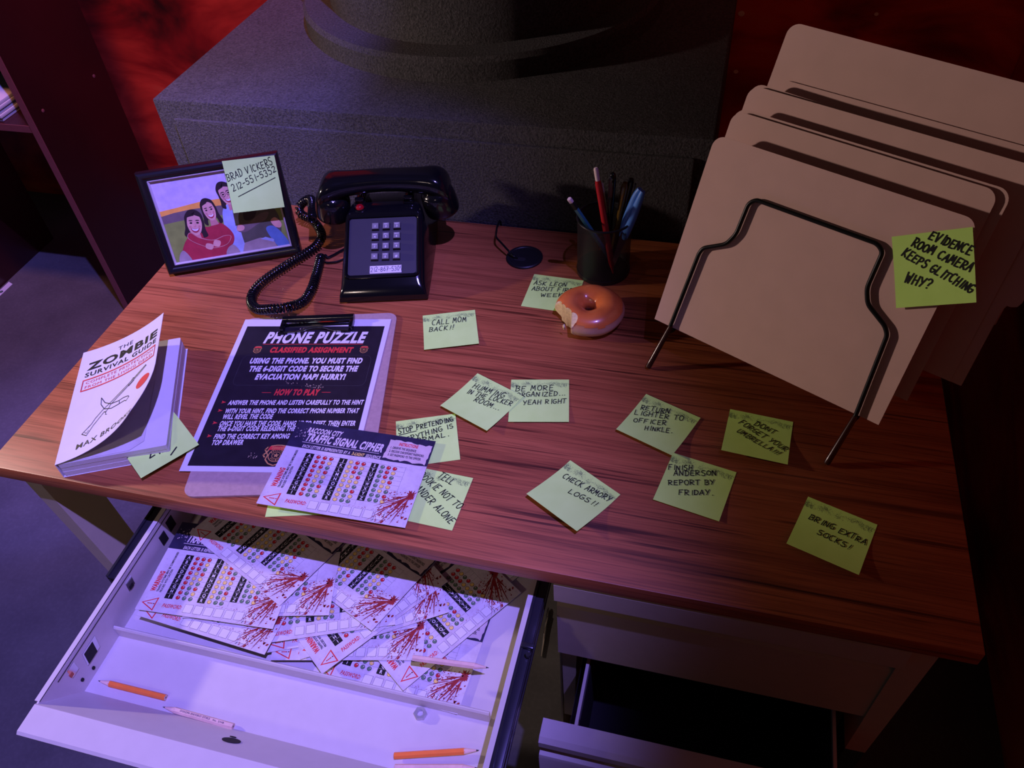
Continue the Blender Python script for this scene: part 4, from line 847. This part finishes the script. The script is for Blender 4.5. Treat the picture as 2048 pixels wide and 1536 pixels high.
for cx, sg in ((-.0124, -1), (.1451, 1)):
    cm = Matrix.Translation((cx, .134, .099)) @ Matrix.Rotation(-sg*.18, 4, 'Y') @ Matrix.Rotation(pi, 4, 'X')
    b.lathe([(.0235, -.004), (.0262, .006), (.0272, .022), (.0268, .034), (.0250, .0385), (.0215, .0395), (.019, .037), (.0005, .0355)], 32, mat=cm)
hso = b.build('handset', M['blackpl'], ph_, smooth=50)
sub_ = hso.modifiers.new('s', 'SUBSURF'); sub_.levels = 1; sub_.render_levels = 1
# cords, in desk coordinates turned into the telephone's own frame
inv = (Matrix.Translation((.3216, .382, 0)) @ Matrix.Rotation(radians(14), 4, 'Z')).inverted()
coil = [(.236, .500, .055), (.2086, .5578, .050), (.1905, .566, .042), (.1790, .5630, .030), (.1840, .5560, .022), (.2040, .5500, .018), (.2203, .5377, .013), (.2345, .5167, .012), (.2345, .4964, .0095), (.2275, .4770, .0090), (.2060, .4341, .0090), (.1900, .3955, .0090), (.1875, .3667, .0090), (.1967, .3440, .0095), (.2179, .3270, .0150), (.2454, .3240, .0225), (.2630, .3320, .0215), (.2741, .3560, .0130), (.2727, .3884, .0092), (.2649, .4252, .0090), (.2530, .4698, .0090)]
path = catmull(coil, 30); 
# resample by length, then wind a helix along it
L_ = [0.]
for i in range(1, len(path)): L_.append(L_[-1]+(path[i]-path[i-1]).length)
def samp(s_):
    lo = 0
    import bisect
    i = min(max(bisect.bisect(L_, s_)-1, 0), len(path)-2); t = (s_-L_[i])/max(1e-9, L_[i+1]-L_[i]); return path[i].lerp(path[i+1], t), (path[i+1]-path[i]).normalized()
pitch = .0050; turns = L_[-1]/pitch; M_ = int(turns*12); hel = []
for i in range(M_+1):
    s_ = L_[-1]*i/M_; p, t = samp(s_); a = Vector((0, 0, 1))-t*t.z; a.normalize(); c_ = t.cross(a); w = 2*pi*turns*i/M_; hel.append(inv @ (p+(a*cos(w)+c_*sin(w))*.0061))
b = MB(); b.tube(hel, .0017, 6); b.build('coiled_cord', M['blackpl'], ph_, smooth=60)
b = MB(); b.tube([inv @ p for p in catmull([(.2545, .4690, .008), (.256, .478, .006), (.2605, .4770, .0032), (.2680, .4858, .0032), (.2760, .4990, .0032), (.300, .520, .0060), (.330, .520, .008)], 6)], .0020, 8); b.tube([inv @ p for p in catmull([(.2540, .4690, .006), (.262, .4640, .0032), (.2762, .4670, .0032), (.2860, .4755, .0032), (.305, .497, .006), (.330, .51, .008)], 6)], .0016, 8); b.build('line_cord', M['blackpl'], ph_)

# ------------------------------------------------------------------ doughnut
dn = empty('doughnut'); at_desk(dn, .690, .4085, 0, 0); tag(dn, 'orange glazed ring doughnut with a bite taken out of it', 'doughnut')
R0, R1 = .0280, .0202
BITES = [(-.0455, -.0100, .0085), (-.0390, -.0205, .0095), (-.0300, -.0300, .0105), (-.0185, -.0370, .0090), (-.0440, -.0330, .0150)]
def donut_pt(th, ph__):
    wob = 1+.035*sin(2*th+.7)+.02*sin(5*th)
    r = R1*wob; x = (R0*1.0+r*cos(ph__)); z = .0178+r*.86*sin(ph__)
    if z < .0012: z = .0012+.15*(z-.0012)
    return Vector((x*cos(th), x*sin(th), max(z, .0004)))
NT, NP = 110, 44
glz = lambda th, p: sin(p) > (.42+.07*sin(3*th+1)+.03*sin(7*th)) if cos(p) > 0 else sin(p) > (-.25)
bmx = bmesh.new(); vv = [[bmx.verts.new(donut_pt(2*pi*i/NT, 2*pi*j/NP)) for j in range(NP)] for i in range(NT)]
for i in range(NT):
    for j in range(NP):
        f_ = bmx.faces.new([vv[i][j], vv[(i+1) % NT][j], vv[(i+1) % NT][(j+1) % NP], vv[i][(j+1) % NP]]); f_.material_index = 1 if glz(2*pi*(i+.5)/NT, 2*pi*(j+.5)/NP) else 0; f_.smooth = True
def in_bite(p): return any((p.x-x)**2+(p.y-y)**2 < r*r for x, y, r in BITES)
def bite_edge(p):     # move a point outside the bite union onto its border
    best = None
    for x, y, r in BITES:
        d_ = math.hypot(p.x-x, p.y-y)
        if best is None or d_-r < best[0]: best = (d_-r, x, y, r, d_)
    _, x, y, r, d_ = best; k_ = r/max(d_, 1e-6); return Vector((x+(p.x-x)*k_, y+(p.y-y)*k_, p.z))
kill = [f_ for f_ in bmx.faces if all(in_bite(v.co) for v in f_.verts)]
bmesh.ops.delete(bmx, geom=kill, context='FACES'); bmesh.ops.delete(bmx, geom=[v for v in bmx.verts if not v.link_faces], context='VERTS')
for v in bmx.verts:
    if in_bite(v.co):
        # push inside points out to the nearest border, keeping height
        for _ in range(3):
            for x, y, r in BITES:
                d_ = math.hypot(v.co.x-x, v.co.y-y)
                if d_ < r: v.co.x = x+(v.co.x-x)*r/max(d_, 1e-6); v.co.y = y+(v.co.y-y)*r/max(d_, 1e-6)
ed = [e for e in bmx.edges if e.is_boundary]; res = bmesh.ops.holes_fill(bmx, edges=ed, sides=0)
for f_ in res['faces']: f_.material_index = 2
bmesh.ops.triangulate(bmx, faces=res['faces'])
gm = bmx.copy(); bmesh.ops.delete(gm, geom=[f_ for f_ in gm.faces if f_.material_index != 1], context='FACES'); bmesh.ops.delete(bmx, geom=[f_ for f_ in bmx.faces if f_.material_index == 1], context='FACES')
def bm_obj(bmq, name, mats, parent):
    me = bpy.data.meshes.new(name); bmq.to_mesh(me); bmq.free()
    for m in mats: me.materials.append(m)
    o = bpy.data.objects.new(name, me); COL.objects.link(o); o.parent = parent; return o
bm_obj(bmx, 'dough', [M['dough'], M['glaze'], M['crumb']], dn)
for v in gm.verts: v.co.z += .0002
g_ = bm_obj(gm, 'glaze', [M['dough'], M['glaze'], M['crumb']], dn)

# ------------------------------------------------------------------ pencil cup and what stands in it
cu = empty('pencil_cup'); at_desk(cu, .690, .5255, 0, 0); tag(cu, 'black wire mesh pencil cup full of pens', 'pencil cup')
CR, CHH = .0390, .0940
b = MB(); b.grid(64, 12, lambda u, v: (CR*cos(2*pi*u), CR*sin(2*pi*u), .006+(CHH-.006)*v), 0); b.build('mesh_wall', M['mesh'], cu, smooth=60)
b = MB(); b.tube([(CR*cos(2*pi*k/48), CR*sin(2*pi*k/48), CHH) for k in range(48)], .0017, 8, closed=True); b.build('rim', M['cup_rim'], cu)
b = MB(); b.lathe([(CR-.002, .0003), (CR+.0008, .0006), (CR+.0008, .007), (CR-.0004, .0072), (CR-.0008, .002), (.001, .002)], 48); b.build('base', M['cup_rim'], cu)
def stick(name, p0, p1, label, segs, cat='pen', n=10, extra=None):
    """segs: (from, to, r0, r1, material slot) along the axis in metres from p0"""
    p0, p1 = Vector(p0), Vector(p1); d = (p1-p0).normalized(); mb = MB(); o = empty(name, p0+Vector((0, 0, DZ))); o.rotation_euler = d.to_track_quat('Z', 'Y').to_euler(); tag(o, label, cat)
    for nm, mat, parts in segs:
        mb = MB()
        mb.lathe(parts, n); mb.build(nm, mat, o, smooth=50)
    if extra:
        for nm, mat, fn in extra: mb = MB(); fn(mb); mb.build(nm, mat, o, smooth=40)
    return o
C0 = (.690, .5255)
stick('mechanical_pencil', (.708, .506, .0105), (.6722, .541, .1655), 'red mechanical pencil with white eraser, tallest in the pencil cup', [('barrel', M['redpl'], [(.0012, 0), (.0015, .004), (.0042, .016), (.0046, .03), (.0046, .135), (.0040, .141)]), ('eraser', M['eraser'], [(.0030, .1412), (.0033, .143), (.0033, .158), (.0024, .160)])], 'pencil', 12, [('clip', M['natwood'], lambda mb: mb.box((-.0072, -.0014, .092), (-.0056, .0014, .136), .0005))])
stick('pencil', (.706, .528, .0105), (.6470, .4900, .1400), 'teal pencil with pale eraser leaning left in the cup', [('barrel', M['teal'], [(.0010, 0), (.0040, .014), (.0040, .115), (.0040, .130)]), ('ferrule', M['blacksat'], [(.0042, .1302), (.0042, .1435)]), ('eraser', M['eraser'], [(.0038, .1437), (.0039, .1480), (.0030, .1505)])], 'pencil', 6)
stick('ballpoint_pen', (.694, .541, .0105), (.7000, .5200, .1690), 'black capped pen standing behind the red pencil in the cup', [('barrel', M['blackpl'], [(.0010, 0), (.0042, .012), (.0042, .10)]), ('cap', M['blackpl'], [(.0052, .1002), (.0052, .150), (.0040, .158), (.002, .160)])], 'pen', 12, [('clip', M['blackpl'], lambda mb: mb.box((-.0016, -.0082, .108), (.0016, -.0066, .150), .0006))])
stick('ballpoint_pen', (.700, .532, .0105), (.7165, .5270, .1510), 'amber brown translucent pen between black pens in the cup', [('barrel', M['amber'], [(.0010, 0), (.0036, .012), (.0040, .100), (.0052, .120), (.0052, .136), (.0030, .142)])], 'pen', 12)
stick('ballpoint_pen', (.702, .539, .0105), (.7236, .5345, .1530), 'black pen with bent clip right of the amber pen in the cup', [('barrel', M['blackpl'], [(.0010, 0), (.0042, .012), (.0046, .10), (.0046, .140), (.003, .145)])], 'pen', 12, [('clip', M['blackpl'], lambda mb: mb.box((-.0014, -.0078, .100), (.0014, -.0060, .140), .0005))])
sc = empty('scissors', (.7030, .508, DZ+.0105)); dS = Vector((.7405-.7030, .5190-.508, .1490-.0105)).normalized(); sc.rotation_euler = dS.to_track_quat('Z', 'Y').to_euler(); tag(sc, 'scissors with light blue handles leaning right in the cup', 'scissors')
b = MB(); b.hexa([(-.0008, -.002, 0), (.0008, -.002, 0), (.0008, .002, 0), (-.0008, .002, 0), (-.0010, -.006, .07), (.0010, -.006, .07), (.0010, .006, .07), (-.0010, .006, .07)]); b.build('blades', M['chrome'], sc, smooth=0)
SXR = Matrix.Rotation(radians(35), 4, 'Z')
for s_ in (-1, 1):
    b = MB(); pts = catmull([(.0005+.0032*s_, 0, .062), (.0015+.0036*s_, 0, .080), (.0015+.0040*s_, 0, .105), (.0012+.0040*s_, 0, .130), (.0+.0028*s_, 0, .142)], 6); m_ = len(pts)
    rad = [.0028+.0030*sin(pi*min(1, (k/(m_-1))*1.02)**.8)+.0006 for k in range(m_)]; b.tube([SXR @ (Vector((p.x, p.y, p.z))) for p in pts], rad, 12); b.build('handle', M['blue'], sc, smooth=60)

# ------------------------------------------------------------------ file sorter, folders
FYAW, FLEAN = -.4654, .4304
FO = Vector((.783, .3696, .0499)); E1 = Vector((cos(FYAW), sin(FYAW), 0)); NB = Vector((-sin(FYAW), cos(FYAW), 0)); E2 = NB*sin(FLEAN)+Vector((0, 0, cos(FLEAN))); NN = NB*cos(FLEAN)-Vector((0, 0, sin(FLEAN)))   # NN points away from the viewer
FQ = Matrix((E1, E2, -NN)).transposed()
fs_o = empty('file_sorter', (.92, .36, DZ)); fs_o.rotation_euler = FQ.to_euler(); tag(fs_o, 'black wire desktop file sorter holding manila folders', 'file sorter')
FI = FQ.inverted()
def S3(u, v, off): return FO+E1*u+E2*v+NN*off
def sl(p): return FI @ (Vector(p)-Vector((.92, .36, 0)))
front = [(.0262, 0), (.0310, .1040), (.0340, .1120), (.0600, .1265), (.0675, .1420), (.0691, .1800), (.0760, .1871), (.2205, .1871), (.2290, .1810), (.2292, .1390), (.2370, .1230), (.2630, .1080), (.2690, .1000), (.2755, 0)]
def soft(P, r=.006):
    out = [P[0]]
    for i in range(1, len(P)-1):
        a, p, c = Vector(P[i-1]), Vector(P[i]), Vector(P[i+1]); d1, d2 = a-p, c-p; q = min(r, d1.length*.45, d2.length*.45); s_, e_ = p+d1.normalized()*q, p+d2.normalized()*q
        for t in (0, .25, .5, .75, 1): out.append(s_*(1-t)**2+p*2*t*(1-t)+e_*t*t)
    out.append(P[-1]); return [Vector(p) for p in out]
fl3 = [Vector((.784, .327, .0045)), Vector((.787, .3310, .0085))]; fr3 = [Vector((1.006, .2075, .0045)), Vector((1.009, .2115, .0085))]
w3 = [fl3[0], fl3[1]]+[S3(u, v, -.0045) for u, v in front]+[fr3[1], fr3[0]]
b = MB(); b.tube([sl(p) for p in soft(w3)], .0026, 10); b.build('front_divider', M['blackwire'], fs_o, smooth=60)
for k, (off, up) in enumerate(((.0250, .0250), (.0570, .0560), (.0890, .1260), (.1100, .1260))):
    b = MB(); pts = [S3(u, v*.58+up, off) for u, v in front]; b.tube([sl(p) for p in soft(pts)], .0026, 8); b.build('divider', M['blackwire'], fs_o, smooth=60)
for u in (.0262, .2755):
    b = MB(); rail = [S3(u, v, o_) for v, o_ in ((-.0068, -.0045), (-.0068, .0100), (.0255, .0250), (.0255, .0420), (.0565, .0570), (.0565, .0760), (.1265, .0890), (.1265, .1100))]
    rear = rail[-1].copy(); rear = Vector((rear.x, rear.y, 0))+NB*.02; rear.z = .0045
    b.tube([sl(p) for p in soft(rail+[rear], .005)], .0026, 8); b.build('side_rail', M['blackwire'], fs_o, smooth=60)
for P_, Q_ in ((fl3[0], w3[2]), (fr3[0], w3[-3])):
    b = MB(); d = (Q_-P_).normalized(); b.tube([sl(P_-d*.003+Vector((0, 0, .0005))), sl(P_), sl(P_+d*.006), sl(P_+d*.058), sl(P_+d*.062)], [.0030, .0040, .0040, .0033, .0028], 12); b.build('rubber_tip', M['tip'], fs_o, smooth=60)
def folder(label, u0, v0, off, w, h, back_up=.012, back_right=.006, tab=None, gap=.006, bow=.004, back_u=0.):
    o = empty('file_folder', S3(u0, v0, off)+Vector((0, 0, DZ))); o.rotation_euler = FQ.to_euler(); tag(o, label, 'folder', 'manila folders in the sorter')
    def leaf(nm, w_, h_, z0, z1, rl=.014, tabs=None, ux=0.):
        mb = MB()
        out = [(0, 0), (w_, 0)]+[(w_-rl+rl*cos(radians(a)), h_-rl+rl*sin(radians(a))) for a in range(0, 91, 15)]+[(rl+rl*cos(radians(a)), h_-rl+rl*sin(radians(a))) for a in range(90, 181, 15)]
        if tabs:
            t0, t1, th = tabs; tr = .008
            out = [(0, 0), (w_, 0)]+[(w_, t0-tr), (w_+tr*.3, t0), (w_+th-tr, t0), (w_+th-tr*.3, t0+tr*.3), (w_+th, t0+tr), (w_+th, t1-tr), (w_+th-tr*.4, t1-tr*.3), (w_+th-tr, t1)]+[(rl+rl*cos(radians(a)), h_-rl+rl*sin(radians(a))) for a in range(90, 181, 15)]
        # bowed strip of card, thin but solid
        def zz(x, y): t = y/h_; return z0+(z1-z0)*t+bow*sin(pi*t)*.5
        bmq = bmesh.new(); vs = [bmq.verts.new((x, y, 0)) for x, y in out]; bmq.faces.new(vs)
        for k in range(1, 8): bmesh.ops.bisect_plane(bmq, geom=list(bmq.verts)+list(bmq.edges)+list(bmq.faces), plane_co=(0, h_*k/8, 0), plane_no=(0, 1, 0))
        r_ = bmesh.ops.extrude_face_region(bmq, geom=list(bmq.faces)); 
        for g in r_['geom']:
            if isinstance(g, bmesh.types.BMVert): g.co.z -= .0004
        bmesh.ops.recalc_face_normals(bmq, faces=list(bmq.faces))
        for v in bmq.verts: v.co.z += zz(v.co.x, v.co.y); v.co.x += ux
        mb.bm(bmq, 0); return mb.build(nm, M['manila'], o, smooth=30)
    leaf('front_flap', w, h, 0, 0)
    leaf('back_flap', w+back_right-back_u, h+back_up, -.001, -gap, tabs=tab, ux=back_u)
    return o
folder('nearest manila folder in the sorter, sticky note on its right side', 0, 0, .0003, .301, .2410, -.004, .0, None, .004, 0)
folder('second manila folder in the sorter, one step up behind the nearest', -.0005, .0290, .0310, .303, .2410, .0035, .0105, None, .006)
folder('third manila folder in the sorter, with a hidden right end', -.0045, .0600, .0640, .345, .2400, .003, .012, (.10, .235, .014), .006)
folder('rearmost and highest manila folder in the sorter', .0140, .1300, .0960, .330, .1840, .0630, .008, (.10, .24, .014), .006, .004, -.012)
o = note('evid', 'sticky note reading EVIDENCE ROOM CAMERA KEEPS GLITCHING, on the nearest folder', [('EVIDENCE', .46, .085, .94, .365, .115), ('ROOM CAMERA', .235, .155, .93, .590, .115), ('KEEPS GLITCHING', .103, .275, .93, .870, .115), ('WHY?', .121, .64, .44, .77, .14)], lift=.004, seed=66, lw=.0016, grey=False)
o.location = S3(.2816, .1821, -.0012)+Vector((0, 0, DZ)); o.rotation_euler = (FQ @ Matrix.Rotation(.481, 3, 'Z')).to_euler()

# ------------------------------------------------------------------ in the pencil drawer
def golf_pencil(p0, p1, z, paint, label, text=None, r=.0036):
    """p0 = point end, p1 = blunt end"""
    p0, p1 = Vector((*p0, 0)), Vector((*p1, 0)); L = (p1-p0).length; d = p1-p0
    o = empty('pencil', (p0.x, p0.y, DZ+z+r*.87), math.atan2(d.y, d.x)); tag(o, label, 'pencil')
    R_ = Matrix.Rotation(pi/2, 4, 'Y') @ Matrix.Rotation(pi/6, 4, 'Z')
    b = MB(); b.lathe([(.0034*r/.0036, .0150), (r, .0165), (r, L), (r*.92, L+.0001), (.0012, L+.0001), (.0002, L+.0001)], 6, 0, R_, mis=[0, 0, 1, 1, 2]); b.build('barrel', [paint, M['natwood'], M['graph']], o, smooth=0)
    b = MB(); b.lathe([(.0010, .0032), (r*.97, .0162)], 14, 0, R_); b.build('sharpened_wood', M['natwood'], o, smooth=40)
    b = MB(); b.lathe([(.0002, 0), (.0010, .0033)], 8, 0, R_); b.build('lead', M['graph'], o, smooth=40)
    if text:
        b = MB(); print_text(b, text[0], (.024, -.0009), (.062, -.0009), .0021, 0, lambda x, y, z: (x, y, z), r*.87+.0002, .02); print_text(b, text[1], (.066, -.0009), (.080, -.0009), .0019, 0, lambda x, y, z: (x, y, z), r*.87+.0002, .02); b.build('printed_lettering', M['navy'], o, smooth=0)
    return o
golf_pencil((.2140, -.1735), (.3045, -.1735), ZB, M['orange'], 'short orange pencil at the left end of the drawer tray')
golf_pencil((.3068, -.1840), (.3976, -.1860), ZB, M['natwood'], 'short bare wood pencil with printed lettering in the drawer tray', ('DIXON ENVIRO STIKS', 'No. 2/HB'))
golf_pencil((.6656, -.0715), (.5784, -.0790), ZB+.0325, M['natwood'], 'short bare wood pencil lying on the pile of cipher cards')
golf_pencil((.6740, -.1500), (.5863, -.1760), ZB+.0035, M['orange'], 'short orange pencil at the right end of the drawer tray')
golf_pencil((.6770, -.1670), (.5905, -.1870), ZB, M['natwood'], 'short bare wood pencil against the orange pencil at the frame bottom', None, .0042)
nt = MB(); 
hexp = [(.0074*cos(pi/3*k), .0074*sin(pi/3*k)) for k in range(6)]; inn = [(.0038*cos(2*pi*k/24), .0038*sin(2*pi*k/24)) for k in range(24)]
o24 = []
for k in range(24):
    a = 2*pi*k/24; m_ = (a % (pi/3))-pi/6; rr = .0074*cos(pi/6)/cos(m_); o24.append((rr*cos(a), rr*sin(a)))
for z0, z1 in ((0, .0060),):
    vs = [(x, y, z0) for x, y in o24]+[(x, y, z1) for x, y in o24]+[(x, y, z0) for x, y in inn]+[(x, y, z1) for x, y in inn]
    fsx = []
    for k in range(24):
        l = (k+1) % 24; fsx += [(k, l, 24+l, 24+k), (48+l, 48+k, 72+k, 72+l), (24+k, 24+l, 72+l, 72+k), (l, k, 48+k, 48+l)]
    nt.add(vs, fsx)
o = nt.build('hex_nut', M['nut'], smooth=25); o.location = (.5985, -.1255, DZ+ZB); o.rotation_euler = (0, 0, .25); tag(o, 'steel hex nut lying in the drawer tray', 'nut')
